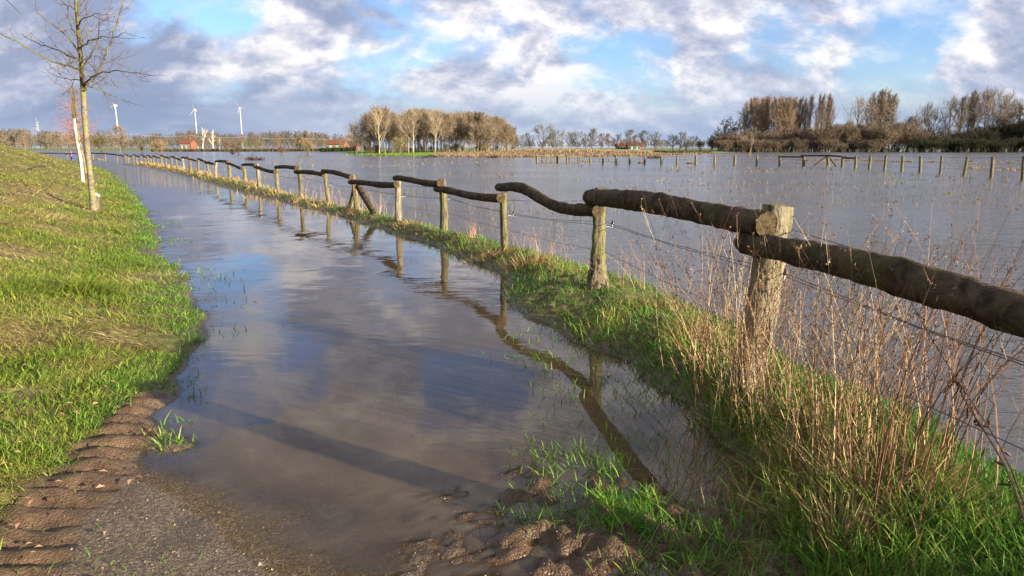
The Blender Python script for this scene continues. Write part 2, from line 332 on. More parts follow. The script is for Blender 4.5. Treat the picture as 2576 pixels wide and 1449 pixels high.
def hmap(x, y, full=False):
    x = np.atleast_1d(np.asarray(x, float)); y = np.atleast_1d(np.asarray(y, float))
    d1 = sd(x, y, DIKE) + 0.10 * fbm(x, y, 2.2, 4) * np.clip(np.hypot(x, y) / 6, .4, 3.0); d2 = sd(x, y, BANK) + 0.16 * fbm(x + 31, y, 2.0, 4); d3 = sd(x, y, FARW)
    r = np.hypot(x, y)
    big = 0.10 * fbm(x, y, 0.8, 3); small = 0.045 * fbm(x + 5, y + 3, 4.5, 3) + 0.018 * fbm(x, y, 18.0, 2)
    # dike
    zd = np.where(d1 > 0, 0.11 * np.minimum(d1, 1.3) + 0.31 * np.maximum(d1 - 1.3, 0), 0.22 * d1)
    zd = 2.25 - np.log1p(np.exp(np.clip((2.25 - zd) * 6, -30, 30))) / 6
    zd = np.where(d1 > 0, zd + (big + small) * np.clip(d1 * 1.5, 0, 1), zd)
    # bank under the fence, its crest near the flood side
    zb = np.where(d2 > 0, 0.20 * (1 - np.exp(-d2 * 2.6)) + (0.5 * big + small) * np.clip(d2 * 4, 0, 1), 0.38 * d2)
    # path floor
    zp = 0.028 * (2.68 - y - 0.66 * (np.clip(x, -2.2, 3) + 1.1)); zp = np.where(zp < -0.12, -0.12 - (1 - np.exp(-(-0.12 - zp) * 2.0)) * 0.25, zp)
    zp = zp + 0.0075 * fbm(x, y, 1.6, 4) + 0.0022 * fbm(x, y, 30, 2)
    for (c, s_, a_) in MUDP:
        q = np.exp(-((x - c[0]) ** 2 + (y - c[1]) ** 2) / (2 * s_ * s_)); zp = zp + q * a_ * np.clip(0.15 + 0.38 * fbm(x + 9, y, 7.0, 3) + .12 * fbm(x, y, 30, 2), 0, .62)
    for (c, s_, a_) in SPITS:
        q = np.exp(-((x - c[0]) ** 2 * .5 + (y - c[1]) ** 2) / (2 * s_ * s_)); zd = np.maximum(zd, q * a_ * (1.0 + 1.6 * fbm(x + 9, y, 6.0, 3)) - 0.02)
    s_right = (d2 < 0) & ((x * 1.0 - np.interp(y, np.r_[-50, FENCE[:, 1][:30]], np.r_[3.0, FENCE[:, 0][:30]])) > 0)
    zp = np.where(s_right | (r > 60), -0.45, zp)
    z = np.maximum(np.maximum(zd, zb), zp)
    # tyre tread in the mud, bottom left
    tm = np.clip((d1 + 0.02) * 10, 0, 1) * np.clip((0.46 + 0.34 * fbm(x, y, 2, 2) - d1) * 6, 0, 1) * np.clip((4.9 - y) * 1.5, 0, 1) * (y < 6)
    u = (y * 0.955 - x * 0.296 * 1.0) + 0.05 * fbm(x, y, 3.0, 3)
    ph = (u / 0.165) % 1.0
    tread = np.clip(ph / 0.45, 0, 1) * np.clip((0.86 - ph) / 0.05, 0, 1) * (0.5 + 1.0 * np.clip(fbm(x + 50, y, 2.5, 2) + .5, 0, 1))
    z = z + tm * (tread * 0.052 - 0.014 + 0.012 * fbm(x, y, 12, 3))
    # far land
    land = np.clip(d3 * 0.02, -0.4, 0.55) + 0.12 * fbm(x, y, 0.05, 2) * (d3 > 5)
    az = x / np.maximum(y, 1)
    hill = np.clip((r - 650) / 900, 0, 1) * (26 * np.exp(-((az + 0.80) / 0.2) ** 2) + 17 * np.exp(-((az + 0.42) / 0.16) ** 2) + 8 * np.exp(-((az + 0.1) / 0.25) ** 2)) * (1 + 0.5 * fbm(x, y, 0.003, 3)) * (d3 > 0)
    rise = np.clip((r - 330) / 130, 0, 1) * 0.9 * np.exp(-((az + 0.18) / 0.4) ** 2) * (d3 > 0)
    z = np.where(d3 > -25, np.maximum(z, land), z) + rise * .3
    if full: return z, d1, d2, d3, tm
    return z
def hz(x, y): return float(hmap(x, y)[0])
def ghit(px, py):
    """where the view ray of a pixel meets the terrain"""
    Ys = np.geomspace(1.4, 160, 260)
    for _ in range(2):
        q = np.array([W(px, py, Y) for Y in Ys]); k = np.argmax(q[:, 2] <= hmap(q[:, 0], q[:, 1])); Ys = np.linspace(Ys[max(k - 1, 0)], Ys[k], 24)
    return q[k]

def graded(lo, hi, a, b, step, g):
    """coordinates with even steps in [a,b] growing geometrically outside"""
    mid = np.arange(a, b + step / 2, step); up = []; v = mid[-1]; s = step
    while v < hi: s *= g; v += s; up.append(v)
    dn = []; v = mid[0]; s = step
    while v > lo: s *= g; v -= s; dn.append(v)
    return np.concatenate([np.array(dn[::-1]), mid, np.array(up)])
gx = graded(-5200, 5200, -3.0, 2.6, 0.022, 1.027); gy = graded(-60, 6500, 1.9, 5.4, 0.020, 1.022)
GX, GY = np.meshgrid(gx, gy, indexing='ij'); nx, ny = GX.shape
fx, fy = GX.ravel(), GY.ravel(); Zt = np.zeros(fx.size); A1 = np.zeros(fx.size); A2 = A1.copy(); A3 = A1.copy(); AT = A1.copy()
for k in range(0, fx.size, 120000):
    s_ = slice(k, k + 120000); Zt[s_], A1[s_], A2[s_], A3[s_], AT[s_] = hmap(fx[s_], fy[s_], True)
gi = (np.arange(nx - 1)[:, None] * ny + np.arange(ny - 1)[None, :]).ravel()
gq = np.stack([gi, gi + ny, gi + ny + 1, gi + 1], -1)
grav = np.clip(1 - np.maximum(A1, A2) * 6, 0, 1) * (A3 < -20)
mudm = np.clip(AT * 1.3, 0, 1)
for (c, s_, a_) in MUDP: mudm = np.maximum(mudm, np.clip(1.6 * np.exp(-((fx - c[0]) ** 2 + (fy - c[1]) ** 2) / (2 * (s_ * 1.1) ** 2)) - 0.25, 0, 1))
mudm = np.maximum(mudm, np.clip((A2 + .5) * 2, 0, 1) * (A2 < 0.0) * 0.7)
far = np.clip(A3 / 4, 0, 1)
def mat_ground():
    m, t = newmat('ground_earth'); co = t.new('ShaderNodeTexCoord').outputs['Object']
    at = lambda n_: t.new('ShaderNodeAttribute', attribute_name=n_).outputs['Fac']
    n = t.noise(co, 3.0, 6, 0.6); f = t.noise(co, 55, 4, 0.6); m2 = t.noise(co, 12, 5, 0.6)
    soil = t.mix(t.sstep(m2, 0.35, 0.65), (0.06, 0.040, 0.022), (0.16, 0.13, 0.045))
    soil = t.mix(t.math('MULTIPLY', t.sstep(n, 0.45, 0.65), 0.7), soil, (0.17, 0.19, 0.045))
    vor = t.new('ShaderNodeTexVoronoi', {'Vector': co, 'Scale': 95.0, 'Randomness': 1.0})
    vor2 = t.new('ShaderNodeTexVoronoi', {'Vector': co, 'Scale': 38.0, 'Randomness': 1.0})
    gr = t.mix(t.sstep(f, 0.3, 0.7), (0.052, 0.036, 0.022), (0.165, 0.115, 0.070))
    gr = t.mix(t.sstep(t.new('ShaderNodeSeparateXYZ', {0: vor.outputs['Color']}).outputs[0], 0.62, 1.0, 0.0, 0.9), gr, (0.22, 0.185, 0.125))
    gr = t.mix(t.math('MULTIPLY', t.sstep(n, 0.5, 0.68), 0.55), gr, (0.055, 0.038, 0.022))
    gr = t.mix(t.math('MULTIPLY', t.sstep(m2, 0.55, 0.7), 0.35), gr, (0.085, 0.06, 0.035))
    mud = t.mix(t.sstep(m2, 0.3, 0.7), (0.050, 0.030, 0.017), (0.110, 0.067, 0.037))
    c = t.mix(at('gravel'), soil, gr); c = t.mix(at('mud'), c, mud)
    fn = t.noise(co, 0.012, 5, 0.6); fn2 = t.noise(co, 0.06, 4, 0.6)
    meadow = t.mix(t.sstep(fn, 0.40, 0.60), (0.10, 0.19, 0.022), (0.15, 0.13, 0.055))
    meadow = t.mix(t.math('MULTIPLY', t.sstep(fn2, 0.5, 0.7), 0.4), meadow, (0.22, 0.17, 0.09))
    c = t.mix(at('far'), c, meadow)
    z = t.new('ShaderNodeSeparateXYZ', {0: co}).outputs[2]
    wet = t.math('MULTIPLY', t.sstep(z, 0.0, 0.07, 1.0, 0.0), t.math('SUBTRACT', 1.0, at('far')))
    c = t.mix(t.math('MULTIPLY', wet, 0.35), c, t.mix(1.0, c, (0.78, 0.68, 0.58), 'MULTIPLY'))
    h = t.math('ADD', t.math('MULTIPLY', vor.outputs['Distance'], -0.5), t.math('ADD', f, t.math('MULTIPLY', m2, 1.2)))
    b = t.new('ShaderNodeBump', {'Strength': 0.6, 'Distance': 0.02, 'Height': h}).outputs[0]
    rough = t.math('SUBTRACT', 0.92, t.math('MULTIPLY', wet, 0.62))
    finish(t, pbsdf(t, c, rough, b, 0.35)); return m
o = mk('ground', np.stack([fx, fy, Zt], 1), gq, None, mat_ground(), smooth=True, attrs={'gravel': grav, 'mud': mudm, 'far': far}); tag(o, kind='structure')
# ------------------------------------------------------------------ water: one level sheet over everything
wx = gx[::2]; wy = gy[::2]
if wx[-1] != gx[-1]: wx = np.append(wx, gx[-1])
if wy[-1] != gy[-1]: wy = np.append(wy, gy[-1])
keepy = wy < 1500; wy = wy[keepy]; wx = wx[np.abs(wx) < 3000]
ix = np.searchsorted(gx, wx); iy = np.searchsorted(gy, wy)
Zg = Zt.reshape(nx, ny)[np.ix_(ix, iy)]; A2g = A2.reshape(nx, ny)[np.ix_(ix, iy)]
WX, WY = np.meshgrid(wx, wy, indexing='ij'); wnx, wny = WX.shape
side = WX - np.interp(WY, np.r_[-50, FENCE[:, 1][:34]], np.r_[3.0, FENCE[:, 0][:34]])
open_ = np.clip(side / 0.8, 0, 1); rr_ = np.hypot(WX, WY); open_ = np.maximum(open_, np.clip((rr_ - 30) / 45, 0, 1))
wi = (np.arange(wnx - 1)[:, None] * wny + np.arange(wny - 1)[None, :]).ravel()
def mat_water():
    m, t = newmat('flood_water'); co = t.new('ShaderNodeTexCoord').outputs['Object']
    at = lambda n_: t.new('ShaderNodeAttribute', attribute_name=n_).outputs['Fac']
    ch = at('open'); dep = at('depth')
    wv = t.new('ShaderNodeMapping', {0: co, 'Rotation': (0, 0, R(14)), 'Scale': (0.42, 1.0, 1.0)}).outputs[0]
    a1 = t.noise(wv, 5.5, 3, 0.5, 0.4); a2 = t.noise(wv, 15.0, 3, 0.55, 0.2); a3 = t.noise(wv, 1.3, 2, 0.5); gust = t.noise(co, 0.10, 3, 0.5)
    hc = t.math('ADD', t.math('MULTIPLY', a1, 0.066), t.math('ADD', t.math('MULTIPLY', a2, 0.022), t.math('MULTIPLY', a3, 0.06)))
    hc = t.math('MULTIPLY', hc, t.sstep(gust, 0.3, 0.7, 0.65, 1.1))
    cv = t.new('ShaderNodeMapping', {0: co, 'Rotation': (0, 0, R(10)), 'Scale': (0.35, 1.0, 1.0)}).outputs[0]
    c1 = t.noise(cv, 9.0, 2, 0.5, 0.3); c2 = t.noise(cv, 2.0, 2, 0.5); pat = t.noise(co, 0.45, 3, 0.6)
    yy = t.new('ShaderNodeSeparateXYZ', {0: co}).outputs[1]
    calm = t.math('MULTIPLY', t.math('ADD', t.math('MULTIPLY', c1, 0.0034), t.math('MULTIPLY', c2, 0.008)), t.math('MULTIPLY', t.sstep(pat, 0.38, 0.66, 0.12, 1.0), t.sstep(yy, 3.0, 9.0, 0.15, 1.0)))
    hgt = t.math('ADD', t.math('MULTIPLY', hc, t.math('MULTIPLY', ch, 1.0)), t.math('MULTIPLY', calm, t.math('SUBTRACT', 1.0, ch)))
    b = t.new('ShaderNodeBump', {'Strength': 1.0, 'Distance': 1.0, 'Height': hgt}).outputs[0]
    fr = t.new('ShaderNodeFresnel', {'IOR': 1.333, 'Normal': b}).outputs[0]
    # turbidity: light path through the water over the real depth
    fc = t.new('ShaderNodeFresnel', {'IOR': 1.0001}).outputs[0]
    k = t.math('SUBTRACT', 1.0, t.math('POWER', 2.718, t.math('MULTIPLY', dep, t.sstep(ch, 0, 1, -19.0, -22.0))))
    mn = t.noise(co, 1.2, 4, 0.6)
    mudc = t.mix(t.sstep(mn, 0.35, 0.65), (0.175, 0.122, 0.060), (0.225, 0.162, 0.085))
    mudc = t.mix(t.sstep(dep, 0.05, 0.22), mudc, (0.150, 0.128, 0.094)); mudc = t.mix(ch, mudc, (0.225, 0.218, 0.205))
    dif = t.new('ShaderNodeBsdfDiffuse', {0: mudc}).outputs[0]
    tr = t.new('ShaderNodeBsdfTransparent', {0: (0.90, 0.86, 0.78, 1)}).outputs[0]
    body = t.new('ShaderNodeMixShader', {0: k, 1: tr, 2: dif}).outputs[0]
    rg = t.math('ADD', 0.015, t.math('MULTIPLY', ch, 0.10))
    gl = t.new('ShaderNodeBsdfGlossy', {'Roughness': rg, 'Normal': b, 'Color': (0.96, 0.97, 1.0, 1)}).outputs[0]
    film = t.math('MULTIPLY', fr, t.sstep(dep, 0.0, 0.010))
    finish(t, t.new('ShaderNodeMixShader', {0: film, 1: body, 2: gl}).outputs[0]); return m
o = mk('flood_water', np.stack([WX.ravel(), WY.ravel(), np.zeros(WX.size)], 1), np.stack([wi, wi + wny, wi + wny + 1, wi + 1], -1), None, mat_water(), smooth=True,
       attrs={'depth': np.clip(-Zg, 0, 1).ravel(), 'open': open_.ravel()}); tag(o, kind='structure')
# ------------------------------------------------------------------ the rail fence (one thing: posts, rails, wires)
fence = empty('rail_fence', (0, 0, 0)); tag(fence, 'rustic fence of staggered dark logs on weathered posts along the grass ridge', 'fence')
def dirn(i):
    a = FENCE[max(i - 1, 0)]; b = FENCE[min(i + 1, len(FENCE) - 1)]; d = b - a; return d / np.linalg.norm(d)
WPX = [72, 28, 20, 17.5, 15, 11.5, 10.5, 10, 10, 9, 8.5, 8, 7.5, 6.5, 6, 5.5, 5, 5]      # half of it is the radius, in pixels at the post
def ztop_of(i, X):                      # i counts from the first post in the picture
    px, py = PT[i]; a = (py - CY) / F
    dyy = math.cos(TH) - a * math.sin(TH); dzz = -math.sin(TH) - a * math.cos(TH)
    return H + dzz * X[1] / dyy
POST = []                               # (base, top, radius)
for k in range(len(FENCE)):
    i = k - 3; X = FENCE[k]; zb = hz(X[0], X[1])
    if i < 0: zt = 1.22; r0 = 0.11; lean = np.array([0.02, 0.0])
    else:
        zt = ztop_of(i, X); zt = min(max(zt, 0.84), 1.32)
        r0 = (WPX[i] / 2 * math.hypot(X[1], 0.5) / F) if i < 14 else 0.062 + 0.016 * rng.random()
        lean = np.array([((PT[i][0] - CX) - (PB[i][0] - CX) * (1 + 0.0)) / F * X[1], 0]) if i < 18 else rng.normal(0, 0.03, 2)
        # the pixel offset includes the perspective divergence of verticals; take that out
        if i < 18:
            e1 = W(PB[i][0], PB[i][1], X[1]); vx = X[0]; t_ = zt
            a = (PT[i][1] - CY) / F; dyy = math.cos(TH) - a * math.sin(TH)
            xt = (PT[i][0] - CX) / F * X[1] / dyy; lean = np.array([xt - X[0], rng.normal(0, 0.02)])
            lean = np.clip(lean, -0.16, 0.16)
    if i == 0: X = X + np.array([-0.085, 0.0]); lean = lean + np.array([0.115, 0.0])
    POST.append((np.array([X[0], X[1], zb]), np.array([X[0] + lean[0], X[1] + lean[1], zt]), r0))
def post_mesh(B, T, r0, n, seed, rough=1.0, flare=1.0):
    rg = np.random.default_rng(seed); sides = 20 if n < 3 else (14 if n < 8 else 9); rings = 26 if n < 3 else (14 if n < 10 else 7)
    t = np.linspace(0, 1, rings); B2 = B.copy(); B2[2] -= 0.25
    P_ = B2 + (T - B2) * t[:, None]
    bend = rg.normal(0, 0.016 if n > 2 else 0.008, 2); P_[:, :2] += bend * np.sin(t * math.pi)[:, None] * 1.5
    th = np.arange(sides) / sides * 2 * math.pi
    prof = 1 + 0.10 * np.cos(2 * th + rg.random() * 6) + 0.06 * np.cos(3 * th + rg.random() * 6)
    prof = prof[None, :] + rough * 0.10 * np.array([[vnoise(np.array(a_ * 1.9 + seed * 3.1), np.array(b_ * (T[2] - B2[2]) * 2.5 + seed)) for a_ in range(sides)] for b_ in t])
    prof += rough * 0.07 * rg.normal(0, 0.5, prof.shape)
    rad = r0 * (1 + (flare - 1) * np.clip(1.12 - t * 1.9, 0, 1) ** 1.6) * (1.04 - 0.10 * t)
    m = MB(); m.tube(P_, rad, sides, 0, 1, prof, dome=0.012); return m
for k, (B, T, r0) in enumerate(POST):
    if k < 2: continue
    n = max(k - 3, 0)
    m = post_mesh(B, T, r0, n, 11 + k, 2.4 if n == 1 and k == 4 else (1.6 if n == 0 else 1.0), 2.3 if k == 4 else (1.28 if k == 3 else 1.12))
    pale = k in (3, 7, 12, 15, 19)
    po = m.build('post', [M_PALE if pale else M_POST, M_POST], fence, smooth=True)
    if k == 3: tag(po, 'split pale post half hidden by dry weeds')
    if k == 4: tag(po, 'gnarled post with deep furrowed bark, wider at its foot')
    # insulator on the far side
    if 2 <= k <= 14:
        d = dirn(k); q = np.array([-d[1], d[0]]); q = -q if (q @ np.array([1, 0.3])) < 0 else q
        mb = MB(); zc = B[2] + 0.62 * (T[2] - B[2]); c0 = np.array([*((B + T)[:2] / 2 + q * r0 * 0.9), zc]); c1 = c0 + np.array([*(q * 0.07 - d * 0.04), -0.01]); c2 = c1 + np.array([*(-d * 0.012), 0.05])
        mb.tube([c0, (c0 + c1) / 2, c1, (c1 + c2) / 2 + [0, 0, .004], c2], 0.0035, 5, 0); mb.build('insulator_bracket', M_WHITE, po)
        mb = MB(); mb.tube([c2 - [0, 0, .018], c2 - [0, 0, .01], c2 + [0, 0, .008], c2 + [0, 0, .022]], [0.010, 0.017, 0.017, 0.009], 8); mb.build('insulator', M_BLACKP, po)
# braces at the sixth post in view
d = dirn(8); B, T, r0 = POST[8]
for sgn, px, py, tx, ty, rr in ((1, 858, 524, 886, 476, .055), (-1, 955, 542, 901, 468, .075)):
    g = G(px, py, 0.12); q = dirn(8); s_ = (g - B[:2]) @ q; foot = B[:2] + q * s_
    top = W(tx, ty, T[1]); m = MB(); z0 = hz(foot[0], foot[1]) - 0.1
    topp = np.array([*(B[:2] + q * s_ * 0.14), top[2]]); ft = np.array([foot[0], foot[1], z0])
    offp = np.array([-0.05, -0.02, 0]) ; tt = np.linspace(0, 1, 8)[:, None]
    m.tube((ft + offp) * (1 - tt) + (topp + offp) * tt, rr, 12, 0, 1, dome=0.01); m.build('brace', [M_LOG if sgn < 0 else M_POST, M_END], fence, smooth=True)
# rails: (far post k, near post k, z far, z near)
def zpx(py, Y):
    a = (py - CY) / F; return H + (-math.sin(TH) - a * math.cos(TH)) * Y / (math.cos(TH) - a * math.sin(TH))
spec = {3: (zpx(614, POST[3][0][1]), 1.075, .070, .072), 4: (zpx(497, POST[4][0][1]), zpx(560, POST[3][0][1]), .086, .077), 5: (zpx(472, POST[5][0][1]), zpx(528, POST[4][0][1]), .062, .068),
        6: (zpx(477, POST[6][0][1]), zpx(496, POST[5][0][1]), .056, .064), 7: (zpx(449, POST[7][0][1]), zpx(461, POST[6][0][1]), .055, .062), 8: (zpx(459, POST[8][0][1]), zpx(464, POST[7][0][1]), .058, .062),
        9: (zpx(431, POST[9][0][1]), zpx(445, POST[8][0][1]), .060, .060), 10: (zpx(433, POST[10][0][1]), zpx(439, POST[9][0][1]), .058, .060)}
for k in range(3, len(POST)):
    Bf, Tf, rf = POST[k]; Bn, Tn, rn = POST[k - 1]; n = max(k - 3, 0)
    par = (k % 2 == 1)
    if k in spec: zf, zn, ra, rb = spec[k]
    elif k < 3: zf, zn, ra, rb = (1.12, 1.12, .08, .085) if k == 2 else (0.98, 0.98, .08, .08)
    else:
        hi = par; zf = Tf[2] + (0.035 if hi else -0.135); zn = Tn[2] + (-0.05 if hi else -0.10)
        zf = min(max(zf, 0.93 if hi else 0.80), 1.09 if hi else 0.93); zn = min(max(zn, 0.90 if hi else 0.78), 1.06 if hi else 0.92); ra = 0.056 + 0.008 * rng.random(); rb = ra * 1.05
    f2 = Tf[:2] * min(max((zf - Bf[2]) / (Tf[2] - Bf[2]), 0), 1) + Bf[:2] * (1 - min(max((zf - Bf[2]) / (Tf[2] - Bf[2]), 0), 1))
    n2 = Tn[:2] * min(max((zn - Bn[2]) / (Tn[2] - Bn[2]), 0), 1) + Bn[:2] * (1 - min(max((zn - Bn[2]) / (Tn[2] - Bn[2]), 0), 1))
    d = (n2 - f2) / np.linalg.norm(n2 - f2); q = np.array([d[1], -d[0]]); q = -q if q @ np.array([1, 0.3]) > 0 else q     # towards the path
    over = 0.16 if k < 12 else 0.12
    onf = zf > Tf[2] - 0.03; onn = zn > Tn[2] - 0.03
    of = 0.03 if onf else rf * 0.55 + ra * 0.75; on = 0.03 if onn else rn * 0.55 + rb * 0.75
    A_ = np.array([*(f2 - d * over + q * of), zf]); Z_ = np.array([*(n2 + d * (0.10 if k != 3 else .0) + q * on), zn])
    sides = 20 if k < 6 else (14 if k < 12 else 8); rings = 44 if k < 6 else (18 if k < 12 else 9)
    t = np.linspace(0, 1, rings); P_ = A_ + (Z_ - A_) * t[:, None]
    rg = np.random.default_rng(70 + k)
    amp = {5: 0.075, 4: 0.035, 3: 0.03}.get(k, 0.018 + 0.02 * rg.random()); ph = {5: 0.0, 4: 0.1, 3: .1}.get(k, rg.random() * 2)
    P_[:, 2] += amp * np.sin(t * math.pi * (2.0 if k == 5 else 1.0) + ph) * np.sin(np.clip(t, 0, 1) * math.pi) ** .5
    P_[:, :2] += q * (0.03 * rg.normal() * np.sin(t * 3.1))[:, None]
    rad = (ra + (rb - ra) * t) * (1 + 0.05 * np.sin(t * 9 + k) + 0.03 * rg.normal(0, 1, rings)); rad[0] *= 0.72; rad[1] *= 0.95
    if rings > 12: P_[1] = P_[0] + (P_[2] - P_[0]) * 0.28
    kn = np.zeros((rings, sides))
    for _ in range(7 if k < 9 else 3): i0 = rg.integers(2, rings - 2); j0 = rg.integers(0, sides); dd_ = np.minimum((np.arange(sides) - j0) % sides, (j0 - np.arange(sides)) % sides); kn += rg.uniform(.10, .24) * np.exp(-((np.arange(rings) - i0)[:, None] / 1.3) ** 2 - (dd_[None, :] / 1.6) ** 2)
    prof = 1 + kn + 0.035 * rg.normal(0, 1, (rings, sides)) * (1.0 if k < 8 else 0.5) + 0.05 * np.cos(2 * np.arange(sides) / sides * 2 * math.pi + k)[None, :]
    prof[-1] = prof[-2]
    m = MB(); m.tube(P_, rad, sides, 0, 1, prof, dome=(0.03, 0.002))
    m.build('rail', [M_LOG, M_END], fence, smooth=True)
# wires along the flood side
def wire(h0, offs, rad, kmax, name='wire', sag=0.02):
    P_ = []
    for k in range(2, kmax):
        B, T, r0 = POST[k]; d = dirn(k); q = np.array([-d[1], d[0]]); q = -q if (q @ np.array([1, 0.3])) < 0 else q
        z = B[2] + h0 * (T[2] - B[2]) if h0 < 1.5 else h0 - 1.0
        c = np.array([*(B[:2] + (T[:2] - B[:2]) * min(h0, 1) + q * (r0 + offs)), z])
        if P_: 
            mid = (P_[-1] + c) / 2; mid[2] -= sag; P_.append(mid)
        P_.append(c)
    m = MB(); m.tube(P_, rad, 5); m.build(name, M_WIRE, fence)
wire(0.88, 0.005, 0.0028, 20); wire(0.66, 0.004, 0.0030, 16, sag=0.03); wire(0.62, 0.075, 0.0030, 16, sag=0.015); wire(0.36, 0.004, 0.0026, 18, sag=0.02)
# the fence goes on to the left behind the dike
mb_last = POST[-1]
prevp = POST[-1][0]
for j, e in enumerate([[-53.5, 91.5], [-57.5, 92.6], [-62.0, 93.6], [-67.0, 95.0]]):
    e = np.array([*e, -0.2]); m = MB(); m.tube([e, e + [0, 0, .6], e + [0.02, 0, 1.12]], 0.075, 8, 0, 0, dome=.01); m.build('post', M_POST, fence, smooth=True)
    a_ = np.array([prevp[0], prevp[1] - .1, 0.95 + 0.05 * (j % 2)]); b_ = np.array([e[0] - .1, e[1] - .1, 0.93 + 0.06 * ((j + 1) % 2)])
    m = MB(); m.tube([a_ + (b_ - a_) * t for t in np.linspace(0, 1, 6)], 0.07, 8, dome=.01); m.build('rail', M_LOG, fence, smooth=True); prevp = e

# ------------------------------------------------------------------ the wire fence standing in the flooded meadow, with gates
ff = empty('field_fence', (0, 0, 0)); tag(ff, 'long wire fence of thin wooden posts standing in the flooded meadow, with a barred gate', 'fence')
def zb(X): return 178.9 + .25 * X
PF = [(1351,391,1351,408.5,7),(1376,393,1376,409,4),(1402,391,1402,410.5,6),(1405,391,1405,410.5,5),(1427,391.5,1427,410.5,5),(1433,392,1433,408,5),(1455,392,1455,411,5),(1459,392,1459,407,4),(1485,392,1485,412,5.5),(1517,393,1517,412.4,5.5),(1550,391.5,1550,413,7),(1584,391.5,1584,414,6),(1622,392,1622,414,6),(1664,392,1663.5,414.5,7),(1704,392,1703.5,414.8,6),(1751,391,1750,415.2,8),(1798,391.5,1798,415.2,6.5),(1849,391,1848,416,8),(1905,391.5,1904,416.6,7),
      (1961,390,1961,417.7,6),(2022,391.5,2022,417.7,9),(2082.5,391,2085,419,10),(2120,393,2120,420,9),(2154,392,2152,422.5,8),(2190,390,2187,425,8),(2229,391.5,2225,427,8),(2272,392,2268,431,8.5),(2316,392.5,2316,433.5,9),(2370,392,2365,437,7),(2434,394,2424,440.5,8.5),(2498,393.5,2495,448,10),(2576,392,2574,451,10),(2680,392,2675,462,11)]
def sm_y(x): return np.interp(x, [1351, 1500, 1700, 1900, 2100, 2270, 2430, 2576, 2700], [408.8, 412, 414.6, 416.5, 419.3, 430.5, 441.5, 452, 463])
fps = []
for (tx, ty, bx, by, wd) in PF:
    g = G(bx, sm_y(bx) if not (bx in (1433, 1459, 1376)) else by, 0.0); z = zpx(ty, g[1]); a = (ty - CY) / F
    xt = (tx - CX) / F * g[1] / (math.cos(TH) - a * math.sin(TH)); r = wd * .42 * g[1] / F
    m = MB(); t = np.linspace(0, 1, 5)[:, None]; A_ = np.array([g[0], g[1], -0.5]); Z_ = np.array([xt, g[1], z]); rg_ = rng.normal(0, 0.006, (5, 3)); rg_[0] = 0
    m.tube(A_ + (Z_ - A_) * t + rg_, r * np.array([1.1, 1.05, 1, .97, .9]), 8, dome=.01); m.build('post', M_POST, ff, smooth=True); fps.append((g, Z_, r))
def bar(p, q, r, name, mat=M_POST, par=ff, s=6):
    m = MB(); m.tube([np.array(p) + (np.array(q) - np.array(p)) * t for t in np.linspace(0, 1, 5)], r, s, dome=.008); return m.build(name, mat, par, smooth=True)
def P3(x, y, i): return W(x, y, fps[i][0][1] - 0.07)
for (x0, y0, x1, y1, i, r) in [(1351,392,1402,393,0,.06),(1402,392.5,1436,392.8,3,.05),(1433,394,1461,394.5,6,.05),(1353,394,1365,408.5,0,.05),(1406,395,1423,407.5,3,.05)]:
    bar(P3(x0, y0, i), P3(x1, y1, i), r, 'gate_rail', M_PALE)
for yy_ in (397.5, 402, 406): bar(P3(1353, yy_, 0), P3(1401, yy_, 0), .022, 'gate_bar', M_PALE)
for (x0, y0, x1, y1, i) in [(1958,394,2024,395,19),(2015,391.5,2082,391.5,20),(2080,391,2129,394.5,21),(2122,397.5,2161,398,22),(2080,393,2047,417.5,21),(2084,393,2104,419,21)]:
    a_, b_ = P3(x0, y0, i), P3(x1, y1, min(i + 1, 31) if y1 < 400 else i); bar(a_, b_, .085 if y1 < 400 else .07, 'rail' if y1 < 400 else 'brace', M_LOG)
for hfrac in (0.93, 0.62, 0.30):
    m = MB(); P_ = [np.array([*g, z_[2] * hfrac + .0]) + [0, .06, 0] for (g, z_, r) in fps[8:]]; m.tube(P_, 0.010 if hfrac > .9 else 0.007, 4); m.build('wire', M_WIRE, ff)
# three stray posts behind it
for (x, y0, y1) in [(1510, 397, 405), (1532, 400, 404), (1888, 381, 392)]:
    g = G(x, y1); m = MB(); zz = zpx(y0, g[1]); m.tube([[g[0], g[1], -.3], [g[0], g[1], zz * .5], [g[0] + .02, g[1], zz]], .09, 7, dome=.01); o = m.build('fence_post', M_POST, None, smooth=True)
    tag(o, {1510: 'short grey post standing alone behind the wire fence', 1532: 'lowest post stump poking from the water behind the wire fence', 1888: 'thin lone stake near the far shore, right of the middle'}[x], 'post')

# ------------------------------------------------------------------ grass
def blades(name, Pn, Ln, Wd, az, lean, curl, col, mat=M_GRASS, lv=(0, .4, .75, 1.0), tipdark=1.0):
    N = len(Pn); V = []; p = Pn.astype(float).copy(); sidev = np.stack([-np.sin(az + rng.normal(0, .7, N)), np.cos(az + rng.normal(0, .7, N)), np.zeros(N)], 1)
    prev = 0; wf = [1.0, .95, .65]
    out = []; cols = []
    for j, t in enumerate(lv):
        if j:
            dt = t - prev; an = np.clip(lean + curl * (t - dt / 2), 0, 2.0); p = p + (Ln * dt)[:, None] * np.stack([np.sin(an) * np.cos(az), np.sin(an) * np.sin(az), np.cos(an)], 1)
        prev = t
        if j < len(lv) - 1:
            out += [p - sidev * (Wd * wf[j] / 2)[:, None], p + sidev * (Wd * wf[j] / 2)[:, None]]; cols += [col, col]
        else: out.append(p); cols.append(col)
    V = np.stack(out, 1); K = V.shape[1]; b = np.arange(N)[:, None] * K
    Q = np.concatenate([b + np.array([0, 1, 3, 2]), b + np.array([2, 3, 5, 4])], 0); T = b + np.array([4, 5, 6])
    return mk(name, V.reshape(-1, 3), Q, T, mat, col=np.clip(np.stack(cols, 1).reshape(-1, 3), 0, 1))
